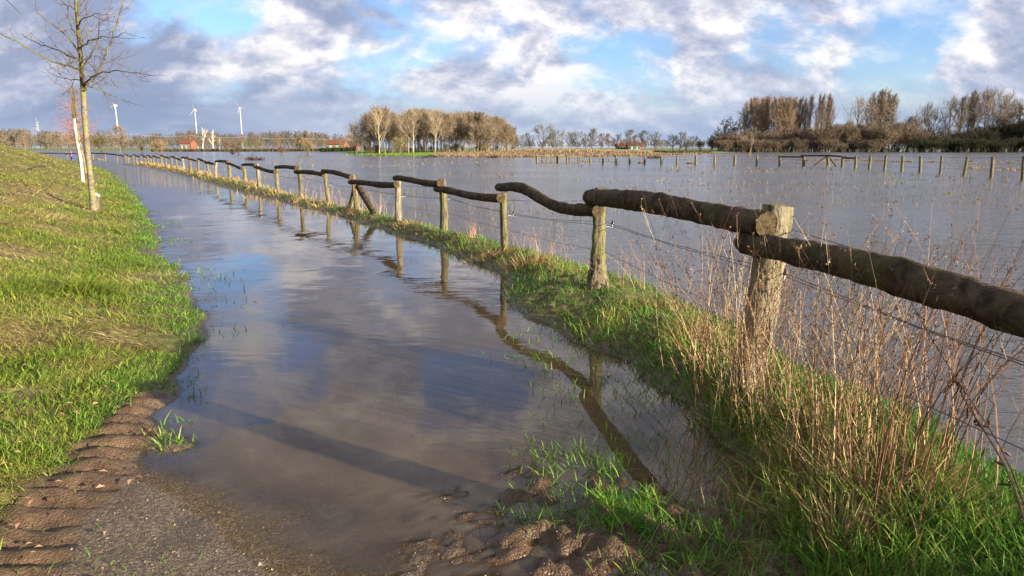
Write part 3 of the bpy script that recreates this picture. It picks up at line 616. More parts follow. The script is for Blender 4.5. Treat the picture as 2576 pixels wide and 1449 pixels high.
GREEN = np.array([0.13, 0.21, 0.026]); YEL = np.array([0.34, 0.34, 0.062]); STRAW = np.array([0.54, 0.41, 0.20]); BROWN = np.array([0.20, 0.115, 0.05]); LUSH = np.array([0.066, 0.185, 0.018])
def mixc(a, b, f): return a * (1 - f)[:, None] + b * f[:, None]
def scatter(N, ymin, ymax, amin, amax):
    """points spread so that their number per area falls with distance"""
    Y = ymin * (ymax / ymin) ** rng.random(N); a = rng.uniform(amin, amax, N); X = a * Y + rng.normal(0, .02, N); return X, Y
# dike
X, Y = scatter(760000, 1.35, 120, -1.05, -0.30)
z, d1, d2, d3, tm = hmap(X, Y, True)
pn = fbm(X, Y, 0.9, 3) + 0.5 * fbm(X + 9, Y, 3.2, 2); bare = fbm(X + 70, Y - 20, 1.7, 3)
keep = (z > 0.004) & (d1 > -0.45) & ((Y > 4.6 + .3 * bare) | (d1 > .05) | (rng.random(len(X)) < .01)) & (rng.random(len(X)) < np.clip(1.0 - 1.6 * tm, 0.02, 1)) & ((bare < 0.34) | (rng.random(len(X)) < .45)) & (d3 < -20)
# muddy strips
for (px, py, ax, ay) in ((330, 740, .5, .16), (330, 790, .5, .13), (350, 700, .35, .12), (20, 990, .22, .14), (300, 612, .5, .25)):
    g = ghit(px, py)[:2]; keep &= (((X - g[0]) / ax) ** 2 + ((Y - g[1]) / ay) ** 2 > 1) | (rng.random(len(X)) < .38)
X, Y, z, d1, pn, tm_ = X[keep], Y[keep], z[keep], d1[keep], pn[keep], tm[keep]; N = len(X); r = np.hypot(X, Y)
up = np.clip((d1 - 0.8) / 2.2, 0, 1)
st = np.clip(0.27 + 0.55 * up + 1.25 * pn - 0.12 * (r < 7) + rng.normal(0, .2, N), 0, 1)
st = np.where(r > 25, np.clip(st, 0.0, 0.75), st)
col = np.where((st < .5)[:, None], mixc(GREEN, YEL, np.clip(st * 2, 0, 1)), mixc(YEL, STRAW, np.clip(st * 2 - 1, 0, 1)))
col = np.where((rng.random(N) < 0.05 + .07 * up)[:, None], BROWN, col); edge = np.clip(1 - d1 / 0.6, 0, 1); flat0 = st > .5; col = mixc(col, LUSH * 1.35, edge * 0.65)
col *= rng.uniform(0.65, 1.35, N)[:, None]
Ln = rng.uniform(0.035, 0.105, N) * (1 + 0.6 * np.clip(pn, 0, 1) + .5 * flat0) * np.clip(0.8 + r / 30, .8, 1.5) * (1 - .35 * edge); Wd = np.clip(0.0024 + 0.00048 * r, 0.0027, 0.032) * rng.uniform(.7, 1.3, N)
az = 2 * math.pi * rng.random(N); faz = 2.5 * fbm(X, Y, 1.1, 2) * 2 + R(-35); flat = np.clip(st, 0, 1) > .36
az = np.where(flat | (rng.random(N) < .45), faz + rng.normal(0, .55, N), az)
lean = np.clip(rng.uniform(0.25, 1.1, N) + 0.6 * flat, 0, 1.5)
g_ = blades('dike_grass', np.stack([X, Y, z - .01], 1), Ln, Wd, az, lean, rng.uniform(0.2, 0.9, N), col); tag(g_, kind='stuff')
# flattened hay and long tufts on the dike
def tuft(parr, n, L, w_, spread, colf, leanr, name, mat=M_GRASS, azd=None, azs=.5):
    X = []; 
    for p in parr: X.append(np.array(p[:2]) + rng.normal(0, 1, (n, 2)) * np.array(spread))
    X = np.concatenate(X); zz = hmap(X[:, 0], X[:, 1]); N = len(X)
    az = 2 * math.pi * rng.random(N) if azd is None else azd + rng.normal(0, azs, N)
    return blades(name, np.stack([X[:, 0], X[:, 1], zz - .01], 1), rng.uniform(L * .5, L, N), w_ * rng.uniform(.7, 1.3, N), az, rng.uniform(*leanr, N), rng.uniform(.4, 1.2, N), colf(N), mat)
hay = []
for (px, py) in [(30,640),(90,655),(150,665),(210,668),(260,680),(50,670),(120,680),(320,690),(340,665),(10,560),(60,540),(250,605),(150,600),(20,800),(130,760),(90,850),(200,520),(130,480),(60,470),(110,930)]: hay.append(ghit(px, py))
hx = tuft(hay, 330, 0.24, .0042, (0.20, 0.09), lambda N: mixc(STRAW, YEL * 1.1, rng.random(N) * .6) * rng.uniform(.6, 1.3, N)[:, None], (1.05, 1.5), 'flattened_hay', azd=R(-15), azs=.8); tag(hx, kind='stuff')
tf = [ghit(px, py) for (px, py) in [(205,735),(235,730),(180,742),(90,725),(50,735),(255,745),(20,745)]]
for j, p in enumerate(tf[:1]):
    o = tuft([tf[0], tf[1], tf[2], tf[5]], 420, 0.34, .0075, (.12, .07), lambda N: mixc(GREEN * .95, YEL * 1.05, np.clip(rng.random(N) * 1.2 - .3, 0, 1)) * rng.uniform(.7, 1.25, N)[:, None], (.3, 1.25), 'grass_tussock', azd=R(-30), azs=.9); tag(o, 'large tussock of long arching green grass low on the dike', 'grass tussock')
    o = tuft([tf[3], tf[4], tf[6]], 300, 0.26, .007, (.17, .08), lambda N: mixc(GREEN * .9, YEL, np.clip(rng.random(N) * 1.2 - .5, 0, 1)) * rng.uniform(.7, 1.25, N)[:, None], (.3, 1.2), 'grass_tussock', azd=R(-20), azs=1.2); tag(o, 'bluish green tussock at the left edge, left of the large arching one', 'grass tussock')
# bank under the fence
X, Y = scatter(330000, 1.2, 80, -0.75, 1.05)
z, d1, d2, d3, tm = hmap(X, Y, True)
k_ = (d2 > -0.5) & (z > -0.03) & (d1 < -1.0) & ((rng.random(len(X)) < .9)) ; X, Y, z, d2 = X[k_], Y[k_], z[k_], d2[k_]; N = len(X); r = np.hypot(X, Y)
k_ = (d2 > 0) | (rng.random(N) < np.clip(.30 + 1.6 * d2, .015, 1)); X, Y, z, d2, r = X[k_], Y[k_], z[k_], d2[k_], r[k_]; N = len(X)
pn = fbm(X + 4, Y, 1.3, 3) + .20 * np.clip((d2 - .45) * 3, 0, 1) * np.clip((6.2 - Y) / 1.5, 0, 1) + .18 * (Y < 4.3) * np.clip((X - 1.0) * 2, 0, 1); crest = np.clip((d2 - .25) * 3, 0, 1) * np.clip(r / 9, .35, 1); farr = np.clip((r - 14) / 20, 0, 1)
st = np.clip(-0.20 + .55 * crest + .12 * farr + 1.3 * pn + rng.normal(0, .18, N), 0, 1)
col = np.where((st < .5)[:, None], mixc(LUSH, GREEN * 1.3, np.clip(st * 2, 0, 1)), mixc(YEL * .8, STRAW * .8, np.clip(st * 2 - 1, 0, 1))) * rng.uniform(.6, 1.35, N)[:, None]
col = np.where((rng.random(N) < 0.05)[:, None], BROWN * 1.2, col)
Ln = rng.uniform(0.05, 0.15, N) * (1 + .5 * crest + .3 * (Y < 4.3)) * np.clip(.85 + pn, .5, 1.4); Wd = np.clip(0.0040 + 0.0005 * r, 0.004, 0.03) * rng.uniform(.7, 1.3, N)
g_ = blades('bank_grass', np.stack([X, Y, z - .01], 1), Ln, Wd, 2 * math.pi * rng.random(N), rng.uniform(.05, .85, N) + .3 * (st > .6), rng.uniform(.2, 1.1, N), col); tag(g_, kind='stuff')
# grass growing out of the shallow water and the mud
pp = []; 
def spots(lst, n, s):
    for (px, py) in lst: pp.append(G(px, py) + rng.normal(0, 1, (n, 2)) * s)
spots([(1535,1185),(1600,1275),(1560,1290),(1620,1300),(1580,1265),(1590,1345),(1540,1330)], 170, .055); spots([(1340,1305),(1500,1145),(1450,1150),(1370,1150),(1440,1245),(1480,1310),(1700,1390),(1760,1330),(1820,1380),(1760,1430),(1900,1400),(1640,1420),(1860,1330),(1990,1400)], 120, .10)
spots([(1450,1080),(1360,950),(1340,900),(1420,1000),(1480,970),(1330,850),(1380,910),(1560,1000),(1600,1020),(1640,1080),(1560,960),(1680,1120),(1700,1180),(1600,960),(1760,1230),(1650,1010),(1740,1150)], 60, .14)
spots([(430,1118),(400,1110),(455,1065),(440,1120),(470,960),(480,900),(500,860),(490,1000)], 26, .05); spots([(420,605),(460,606),(400,570),(440,560),(500,690),(530,720),(460,690),(440,650),(520,760),(525,830),(545,700)], 50, .26)
X = np.concatenate(pp); N = len(X); zz = np.maximum(hmap(X[:, 0], X[:, 1]), -0.04)
g_ = blades('water_edge_grass', np.stack([X[:, 0], X[:, 1], zz - .012], 1), rng.uniform(.05, .13, N), np.clip(.0036 + .0005 * X[:, 1], 0, .02), 2 * math.pi * rng.random(N), rng.uniform(.1, 1.0, N), rng.uniform(.2, 1.0, N), mixc(LUSH * 1.2, YEL, np.clip(rng.random(N) * 1.3 - .6, 0, 1)) * rng.uniform(.7, 1.3, N)[:, None]); tag(g_, kind='stuff')
# leaf litter on the dike, pebbles on the path
Nl = 1100; X, Y = scatter(Nl, 1.8, 14, -1.0, -.2); z, d1, *_ = hmap(X, Y, True); k_ = d1 > -.1; X, Y, z = X[k_], Y[k_], z[k_]; n = len(X); az = rng.random(n) * 6.28; L = rng.uniform(.008, .024, n)
ux = np.stack([np.cos(az), np.sin(az), rng.normal(0, .3, n)], 1); vx = np.stack([-np.sin(az), np.cos(az), rng.normal(0, .3, n)], 1); c0 = np.stack([X, Y, z + rng.uniform(.02, .06, n)], 1)
V = np.stack([c0 - ux * L[:, None], c0 - vx * L[:, None] * .5 + [0, 0, .006], c0 + ux * L[:, None], c0 + vx * L[:, None] * .5 + [0, 0, .006]], 1).reshape(-1, 3)
cl = np.repeat(mixc(np.array([.15, .075, .035]), np.array([.32, .21, .13]), rng.random(n)), 4, 0)
g_ = mk('leaf_litter', V, np.arange(4 * n).reshape(-1, 4), None, M_STEM, col=cl); tag(g_, kind='stuff')
Np = 4200; X = rng.uniform(-1.9, .9, Np); Y = rng.uniform(1.7, 4.6, Np); z, d1, d2, *_ = hmap(X, Y, True); k_ = (d1 < .1) & (d2 < 0) & (z > -.03) & (rng.random(Np) < np.clip((4.8 - Y) / 3, .1, 1)); X, Y, z = X[k_], Y[k_], z[k_]; n = len(X); s_ = rng.uniform(.0018, .0058, n) * (1 + (rng.random(n) < .03) * 1.2)
oc = np.array([(1, 0, 0), (-1, 0, 0), (0, 1, 0), (0, -1, 0), (0, 0, .7), (0, 0, -.7)]); V = (np.stack([X, Y, z + .001], 1)[:, None, :] + s_[:, None, None] * (oc[None] + rng.normal(0, .25, (n, 6, 3)))).reshape(-1, 3)
tr_ = np.array([(0, 2, 4), (2, 1, 4), (1, 3, 4), (3, 0, 4), (2, 0, 5), (1, 2, 5), (3, 1, 5), (0, 3, 5)]); T = (np.arange(n)[:, None, None] * 6 + tr_[None]).reshape(-1, 3)
cl = np.repeat(mixc(np.array([.12, .10, .075]), np.array([.34, .29, .21]), rng.random(n) ** 2.4), 6, 0); g_ = mk('pebbles', V, None, T, M_STEM, col=cl); tag(g_, kind='stuff')
# drowned stalks scattered over the flood
N = 5200; Y = 11 * (150 / 11) ** rng.random(N); a = rng.uniform(-.42, .80, N); X = a * Y; k_ = (fbm(X, Y, .12, 3) > .02) & (X > np.interp(Y, FENCE[:, 1][:34], FENCE[:, 0][:34]) + 1.2); X, Y = X[k_], Y[k_]; n = len(X)
X = np.repeat(X, 5) + rng.normal(0, .10, 5 * n); Y = np.repeat(Y, 5) + rng.normal(0, .10, 5 * n); n = len(X)
g_ = blades('drowned_stalks', np.stack([X, Y, np.full(n, -.05)], 1), rng.uniform(.06, .26, n) * np.clip(Y / 40, .6, 1.1), np.clip(.0006 * Y, .005, .05), 6.28 * rng.random(n), rng.uniform(0, .8, n), rng.uniform(0, .6, n), mixc(BROWN * .7, STRAW * .6, rng.random(n)), M_STEM); tag(g_, kind='stuff')
# straw coloured tussocks standing in the flood
def marsh(lst, name, label, cat, colf, L=.35, n=260, grp='tussocks in the flooded meadow', sp=(.9, .25), mat=M_STEM):
    for j, (px, py, wpx) in enumerate(lst):
        g = G(px, py); sx = wpx / F * g[1] / 2.3; X = g + rng.normal(0, 1, (n, 2)) * np.array([sx, sx * .35]); Nn = len(X); env = np.exp(-((X - g) ** 2).sum(1) / (2 * (sx * .8) ** 2))
        o = blades(name, np.stack([X[:, 0], X[:, 1], np.full(Nn, -.04)], 1), L * rng.uniform(.4, 1, Nn) * (.45 + .6 * env), np.full(Nn, .0008 * g[1] + .004), 6.28 * rng.random(Nn), rng.uniform(.1, 1.1, Nn), rng.uniform(.2, 1, Nn), colf(Nn), mat)
        tag(o, label[j] if isinstance(label, list) else label, cat, grp)
ST = lambda N: mixc(STRAW * .75, BROWN * 1.3, rng.random(N)) * rng.uniform(.7, 1.2, N)[:, None]
MT = ['straw coloured tussock left of the widest one, between two leaning posts', 'widest straw coloured tussock, cut by the right edge', 'small straw tussock left of the braced post pair', 'tiny straw tuft beside the second post of the braced section', 'straw tussock just left of the braced post', 'straw tussock right behind the braced post', 'long straw tussock between the braced post and the end of the log rail', 'small straw tuft right of the log rail end', 'straw tussock between the first two wire posts right of the log rail', 'straw tussock between the third and fourth wire posts right of the log rail', 'small straw tuft right beside the fourth wire post', 'small far straw tuft left above the widest tussocks', 'long thin far straw tussock above the widest one', 'small straw tuft above the right edge tussock', 'orange straw tuft beside the barred gate', 'tiny far tuft between two posts on the right', 'flat straw tussock in the water by the far end of the rail fence', 'straw tuft at the foot of a far rail fence post', 'flat brown tuft in the row of wire posts right of the gate', 'flat brown tuft midway along the row of wire posts']
marsh([(2455,425,60),(2560,428,75),(2012,404,14),(2032,405,10),(2065,404,30),(2108,403,22),(2140,405,34),(2180,405,18),(2213,406,26),(2255,408,22),(2285,408,16),(2440,407,14),(2500,408,34),(2540,411,20),(1475,406,18),(2345,408,14),(245,402.5,24),(333,402.5,16),(1612,411,12),(1735,412,14)], 'marsh_tussock', MT, 'grass tussock', ST)
GR = lambda N: mixc(GREEN * 1.1, YEL * .9, rng.random(N)) * rng.uniform(.7, 1.2, N)[:, None]
marsh([(2300,453,30),(2322,453,20),(2268,459,32),(2390,487,28),(2246,450,10),(2462,501,8)], 'floating_plants', ['bright green leafy clump on the right water, bigger of two touching', 'smaller of the two touching green leafy clumps on the water', 'flat green raft of leaves just below the two touching clumps', 'lone green leafy clump nearest the camera on the right water', 'tiny green sprig left of the leafy clumps', 'yellow green speck of leaves, rightmost on the open water'], 'water plant', GR, .16, 120, 'green plants floating on the right water', mat=M_GRASS)
# ------------------------------------------------------------------ dry weeds by the near posts
def weeds(name, label, base, n, spread, Lr, leanmu, leans, rr=.0023, cols=((.26, .14, .07), (.48, .35, .19), (.08, .04, .022), (.38, .24, .12), (.16, .08, .04), (.50, .38, .22)), br=1.0, seed=1):
    rg = np.random.default_rng(seed); P0 = []; P1 = []; R0 = []; R1 = []; Cc = []; LV = []; LT = []; LC = []
    for i in range(n):
        b = np.array(base[i % len(base)]) + rg.normal(0, 1, 2) * np.array(spread); z = hz(b[0], b[1]) - .02
        L = rg.uniform(*Lr); az = rg.random() * 6.283; dv = np.array([leanmu[0] + math.cos(az) * rg.random() * leans, leanmu[1] + math.sin(az) * rg.random() * leans, 1.0]); dv /= np.linalg.norm(dv)
        c = np.array(cols[rg.integers(0, len(cols))]) * rg.uniform(.8, 1.2); p = np.array([b[0], b[1], z]); ns = 9; r = rr * rg.uniform(.6, 1.35); cur = rg.normal(0, .05, 3); cur[2] = 0
        azb = rg.random() * 6.28
        for k in range(ns):
            q = p + dv * L / ns; ra = r * (1 - .75 * k / ns); rb = r * (1 - .75 * (k + 1) / ns)
            P0.append(p); P1.append(q); R0.append(ra); R1.append(rb); Cc.append(c)
            if k >= 2 and rg.random() < .8 * br:
                azb += 1.57 + rg.normal(0, .3)
                for s_ in (0, math.pi):
                    if rg.random() < .75:
                        e = np.array([math.cos(azb + s_), math.sin(azb + s_), 0]); bl = L * rg.uniform(.06, .22) * (1.15 - k / ns); bd = dv * .75 + e * rg.uniform(.4, .75); bd /= np.linalg.norm(bd)
                        bp = q; 
                        for u in range(3):
                            bq = bp + bd * bl / 3; P0.append(bp); P1.append(bq); R0.append(rb * (.6 - .13 * u)); R1.append(rb * (.47 - .13 * u)); Cc.append(c * 1.05); bd = bd + np.array([0, 0, .12]) + rg.normal(0, .08, 3); bd /= np.linalg.norm(bd); bp = bq
                            if rg.random() < .35:
                                s2 = rg.normal(0, 1, 3) * .004; LV.append([bp, bp + s2 + [0, 0, -.007], bp + s2 * 1.5]); LC.append(c * .8)
            if k > 4 and rg.random() < .8:
                for u in range(4): s2 = rg.normal(0, 1, 3) * .0045; LV.append([q, q + s2, q + s2 * .6 + [0, 0, .009]]); LC.append(np.array([.24, .12, .07]))
            p = q; dv = dv + cur + rg.normal(0, .035, 3); dv /= np.linalg.norm(dv)
    V, Q = segs(P0, P1, R0, R1, 3); col = np.repeat(np.array(Cc), 6, 0); LV = np.array(LV).reshape(-1, 3); T = np.arange(len(LV)).reshape(-1, 3) + len(V)
    o = mk(name, np.concatenate([V, LV]), Q, T, M_STEM, col=np.concatenate([col, np.repeat(np.array(LC), 3, 0)])); tag(o, label, 'dead plant'); return o
g2 = lambda px, py: list(G(px, py, .12))
weeds('weed_clump', 'tall brown weed stems fanning out left of the pale split post', [g2(1790,960), g2(1850,1000), g2(1760,930)], 95, (.11, .12), (.85, 1.38), (-.22, -.05), .42, seed=3)
weeds('weed_clump', 'dense dry weed stems crowding in front of the pale split post', [g2(1950,1060), g2(1990,1120), g2(1900,1030)], 95, (.14, .13), (.7, 1.22), (-.06, -.05), .42, seed=4)
weeds('weed_clump', 'thicket of upright dry stems right of the pale split post, under the near log', [g2(2080,1170), g2(2160,1150), g2(2110,1120)], 105, (.16, .14), (.75, 1.28), (0.02, 0), .36, seed=5)
weeds('weed_clump', 'dark weed stems rising over the near log at the right', [g2(2250,1270), g2(2330,1230), g2(2200,1200)], 60, (.14, .12), (.9, 1.32), (0.08, .02), .16, rr=.0030, cols=((.14, .07, .04), (.30, .17, .09)), seed=6)
weeds('weed_clump', 'sparse reddish seed stalks behind the rightmost log', [g2(2440,1150), g2(2520,1190)], 14, (.15, .12), (.8, 1.1), (0.12, .05), .2, cols=((.32, .15, .09), (.2, .1, .06)), seed=7)
weeds('weed_clump', 'small reddish weeds behind the gnarled furrowed post', [g2(1385,650), g2(1350,640), g2(1345,632)], 34, (.25, .12), (.25, .5), (0, 0), .35, cols=((.40, .20, .13), (.5, .33, .22)), seed=8)
weeds('weed_clump', 'fine pale stalks between the gnarled post and the pale split post', [g2(1590,720), g2(1640,740), g2(1700,790), g2(1560,700)], 30, (.16, .12), (.35, .8), (-.08, 0), .3, seed=9)
weeds('weed_clump', 'thin reddish stalks on the ridge beside the crossed braces', [g2(840,500), g2(870,507), g2(930,530), g2(800,492), g2(960,535)], 60, (.3, .2), (.3, .75), (0, 0), .3, rr=.004, cols=((.45, .27, .18), (.5, .36, .25)), br=.6, seed=10)
weeds('weed_clump', 'little reddish weed tuft left of the post with the yellow lichen', [g2(1188,600), g2(1192,598)], 22, (.08, .06), (.2, .42), (0, 0), .2, rr=.003, cols=((.5, .28, .2),), seed=11)
# tall single stalks with seed heads
weeds('seed_stalk', 'single tall stalk with leaf remnants leaning right above the near log', [g2(2180,1180)], 1, (.01, .01), (1.42, 1.43), (0.13, .1), .02, rr=.0042, cols=((.30, .15, .08),), br=.35, seed=21)
weeds('seed_stalk', 'upright seed stalk rising right behind the top of the pale split post', [g2(1985,1010)], 1, (.01, .01), (1.36, 1.37), (0.03, 0), .02, rr=.0038, cols=((.26, .13, .08),), br=.3, seed=22)
# the bramble cane at the right edge
m = MB(); c0 = G(2600, 1420, .15); c1 = W(2420, 960, 2.9)
pth = [np.array([c0[0], c0[1], .12]) * (1 - t) + np.array(c1) * t + np.array([0.03 * math.sin(t * 5), 0, .05 * math.sin(t * 3.1)]) for t in np.linspace(0, 1, 12)]
m.tube(pth, np.linspace(.0055, .003, 12), 5, col if False else 0)
pth2 = [np.array([c0[0] + .1, c0[1] + .1, .12]) * (1 - t) + np.array(W(2300, 745, 3.1)) * t + np.array([0.05 * math.sin(t * 4), 0, .02 * math.sin(t * 7)]) for t in np.linspace(0, 1, 12)]
m.tube(pth2, np.linspace(.005, .002, 12), 5)
for k in range(26):
    q = pth[rng.integers(3, 12)] if k % 2 else pth2[rng.integers(4, 12)]; e = rng.normal(0, 1, 3) * .02; m.tube([q, q + e, q + e * 1.7], [.0015, .007, .002], 5)
M_CANE = simple('bramble_bark', (.035, .02, .018), (.10, .05, .035), 60, .6, .3)
o = m.build('bramble_cane', M_CANE); tag(o, 'dark bramble cane with withered buds arching at the right edge', 'bramble')
# straw bundles: dead grass clumps at the foot of the weeds
def straw(px, py, n, L, lab, sp=(.09, .07), lean=(0.0, .55), azd=None, col=None):
    c = G(px, py, .12); X = c + rng.normal(0, 1, (n, 2)) * np.array(sp); zz = hmap(X[:, 0], X[:, 1]); az = np.arctan2(X[:, 1] - c[1], X[:, 0] - c[0]) + rng.normal(0, .6, n) if azd is None else azd + rng.normal(0, .5, n)
    cc = mixc(STRAW * .95, BROWN * 1.15, np.clip(rng.random(n) * 1.4 - .25, 0, 1)) * rng.uniform(.65, 1.25, n)[:, None] if col is None else col(n)
    o = blades('straw_clump', np.stack([X[:, 0], X[:, 1], zz - .02], 1), L * rng.uniform(.45, 1, n), .0032 * rng.uniform(.6, 1.3, n) + .0003 * c[1], az, rng.uniform(*lean, n), rng.uniform(.1, 1.1, n), cc, M_STEM); tag(o, lab, 'dead grass', 'clumps of dead grass on the ridge')
straw(2110, 1330, 260, .26, 'pale upright bundle of dead grass nearest the water channel, bottom right', (.06, .05), (0, .22))
straw(2330, 1300, 800, .24, 'red brown mat of dead grass under the near log', (.12, .08), (.2, 1.1))
straw(2200, 1230, 800, .30, 'dead grass packed among the upright stems', (.12, .09), (0, .6))
straw(2040, 1160, 500, .26, 'dead grass at the foot of the pale split post, camera side', (.12, .09), (0, .8))
straw(1860, 1030, 240, .20, 'dead grass left of the pale split post', (.13, .10), (.1, 1.0))
straw(1700, 850, 260, .24, 'blond sweeping dead grass between the two nearest posts', (.16, .13), (.5, 1.3), R(-70))
straw(1640, 775, 700, .20, 'orange brown cut turf edge of dead grass behind the furrowed post', (.14, .08), (.5, 1.4), R(-90), lambda N: mixc(np.array([.42, .22, .08]), STRAW, rng.random(N) * .6) * rng.uniform(.6, 1.2, N)[:, None])
straw(1330, 665, 700, .26, 'brown tussock at the foot of the third post', (.16, .10), (.2, 1.2), None, lambda N: mixc(BROWN * 1.3, STRAW * .8, rng.random(N)) * rng.uniform(.6, 1.2, N)[:, None])
straw(1240, 640, 400, .16, 'short reddish turf left of the third post', (.2, .08), (.2, 1.2), None, lambda N: mixc(np.array([.36, .17, .08]), STRAW * .8, rng.random(N)) * rng.uniform(.6, 1.2, N)[:, None])
straw(1040, 567, 400, .18, 'reddish dead grass between the fourth and fifth posts', (.3, .12), (.2, 1.2), None, lambda N: mixc(np.array([.36, .17, .08]), STRAW * .8, rng.random(N)) * rng.uniform(.6, 1.2, N)[:, None])
Xs = []; Lw = []
for k in range(8, 30):
    n = 130 if k < 18 else 90; c = FENCE[k] + rng.normal(0, .12, 2); Xs.append(c + rng.normal(0, 1, (n, 2)) * [.30, .5])
Xs = np.concatenate(Xs); n = len(Xs); zz = hmap(Xs[:, 0], Xs[:, 1])
o = blades('ridge_dead_grass', np.stack([Xs[:, 0], Xs[:, 1], zz - .02], 1), rng.uniform(.12, .36, n), .004 + .0005 * Xs[:, 1], 6.28 * rng.random(n), rng.uniform(0, .9, n), rng.uniform(.1, 1, n), mixc(STRAW * .8, BROWN * 1.4, rng.random(n)) * rng.uniform(.7, 1.2, n)[:, None], M_STEM); tag(o, kind='stuff')
# green climber on the pale post
n = 160; B, T, r0 = POST[3]; q = B + (T - B) * rng.uniform(.12, .42, n)[:, None] + np.stack([rng.normal(-.13, .03, n), rng.normal(-.06, .05, n), np.zeros(n)], 1)
o = blades('green_weed', q, rng.uniform(.03, .07, n), np.full(n, .007), 6.28 * rng.random(n), rng.uniform(.2, 1.4, n), rng.uniform(0, 1, n), mixc(LUSH, GREEN * 1.4, rng.random(n))); tag(o, 'small green leafy weed clinging to the dark side of the pale split post', 'weed')

# ------------------------------------------------------------------ the young roadside trees on the dike
def mat_bark(name, a, b, c):
    m, t = newmat(name); co = t.new('ShaderNodeTexCoord').outputs['Object']
    n = t.noise(t.new('ShaderNodeMapping', {0: co, 'Scale': (3, 3, 7)}).outputs[0], 3.0, 6, .6); l = t.noise(co, 3.2, 5, .65); f = t.noise(co, 40, 4, .6)
    col = t.mix(t.sstep(n, .35, .65), a, b); col = t.mix(t.sstep(l, .46, .58), col, c)
    bb = t.new('ShaderNodeBump', {'Strength': .5, 'Distance': .012, 'Height': t.math('ADD', n, f)}).outputs[0]
    finish(t, pbsdf(t, col, .85, bb, .15)); return m
M_BARK = mat_bark('grey_bark_with_lichen', (.10, .085, .058), (.22, .19, .135), (.18, .17, .055))
M_BARKY = mat_bark('upper_lichen_bark', (.045, .036, .024), (.09, .075, .042), (.13, .125, .035))
M_TWIG = simple('brown_twig', (.07, .045, .028), (.14, .085, .055), 30, .8, .1)
M_TWIGR = simple('reddish_twig', (.19, .085, .065), (.30, .15, .11), 30, .8, .1)
M_WPAINT = simple('white_trunk_paint', (.45, .43, .38), (.62, .60, .55), 14, .8, .4, (1, 1, .3))
def limb_twigs(rg, path, r0, out, lvl=0, dens=.15, Lr=(.35, .9), thin=.0042):
    """side twigs along a limb path"""
    path = np.asarray(path); seg = np.linalg.norm(np.diff(path, axis=0), axis=1); tot = seg.sum(); s_ = dens * .8; side = rg.random() * 6.28; cum = np.r_[0, np.cumsum(seg)]
    while s_ < tot:
        i = min(np.searchsorted(cum, s_) - 1, len(seg) - 1); f = (s_ - cum[i]) / seg[i]; p = path[i] * (1 - f) + path[i + 1] * f; d = (path[i + 1] - path[i]) / seg[i]
        side += 2.4 + rg.normal(0, .4); a = np.cross(d, [0, 0, 1.0]); a /= np.linalg.norm(a) + 1e-6; b = np.cross(a, d); e = a * math.cos(side) + b * math.sin(side)
        L = rg.uniform(*Lr) * (1.0 - .45 * s_ / tot); dv = d * .62 + e * .85; dv /= np.linalg.norm(dv); n = 5; q = p; pl = [p]; r = max(thin * (1.9 if lvl == 0 else 1.0) * L / Lr[1], thin * .45)
        for k in range(n):
            nq = q + dv * L / n; out.append((q, nq, r * (1 - .6 * k / n), r * (1 - .6 * (k + 1) / n))); q = nq; pl.append(q); dv = dv + np.array([0, 0, .13]) + rg.normal(0, .10, 3); dv /= np.linalg.norm(dv)
        if lvl < 2 and L > .12: limb_twigs(rg, pl, r, out, lvl + 1, dens * (.55 if lvl == 0 else .5), (L * .22, L * .48), thin * .72)
        s_ += dens * rg.uniform(.7, 1.3)
T1 = ghit(236, 530); Y1 = T1[1]
def PX(l, yend, Y0=Y1):
    n = len(l); return np.array([W(px, py, Y0 + (yend) * k / max(n - 1, 1)) for k, (px, py) in enumerate(l)])
def smooth(P_, k=4):
    P_ = np.asarray(P_); n = len(P_); out = []
    for i in range(n - 1):
        a = P_[max(i - 1, 0)]; b = P_[i]; c = P_[i + 1]; d = P_[min(i + 2, n - 1)]
        for j in range(k):
            t = j / k; out.append(.5 * ((2 * b) + (-a + c) * t + (2 * a - 5 * b + 4 * c - d) * t * t + (-a + 3 * b - 3 * c + d) * t ** 3))
    out.append(P_[-1]); return np.array(out)
tree = empty('young_tree', tuple(T1)); tag(tree, 'bare young tree with lichen-yellow trunk, nearest of the row on the grassy dike', 'tree')
def child(o, par):
    o.parent = par; o.matrix_parent_inverse = Matrix.Translation(par.location).inverted(); return o
tp = PX([(236,534),(233,500),(228,450),(221,390),(216,330),(212,280),(210,235),(206,190),(204,150),(199,105),(195,60),(190,0),(185,-60),(181,-120),(178,-190)], 0.0); tp[0][2] -= .08
rad = np.interp(np.linspace(0, 1, len(tp)), [0, .08, .45, .7, 1], [.086, .058, .047, .034, .010]) * (Y1 / 14.7)
tps = smooth(tp, 3); rads = np.interp(np.linspace(0, 1, len(tps)), np.linspace(0, 1, len(rad)), rad)
m = MB(); ns_ = int(len(tps) * .47); sidesn = 14
m.tube(tps[:ns_ + 1], rads[:ns_ + 1] * (1 + .04 * rng.normal(0, 1, ns_ + 1)), sidesn); child(m.build('trunk', M_BARK, None, smooth=True), tree)
m = MB(); m.tube(tps[ns_:], rads[ns_:], 10)
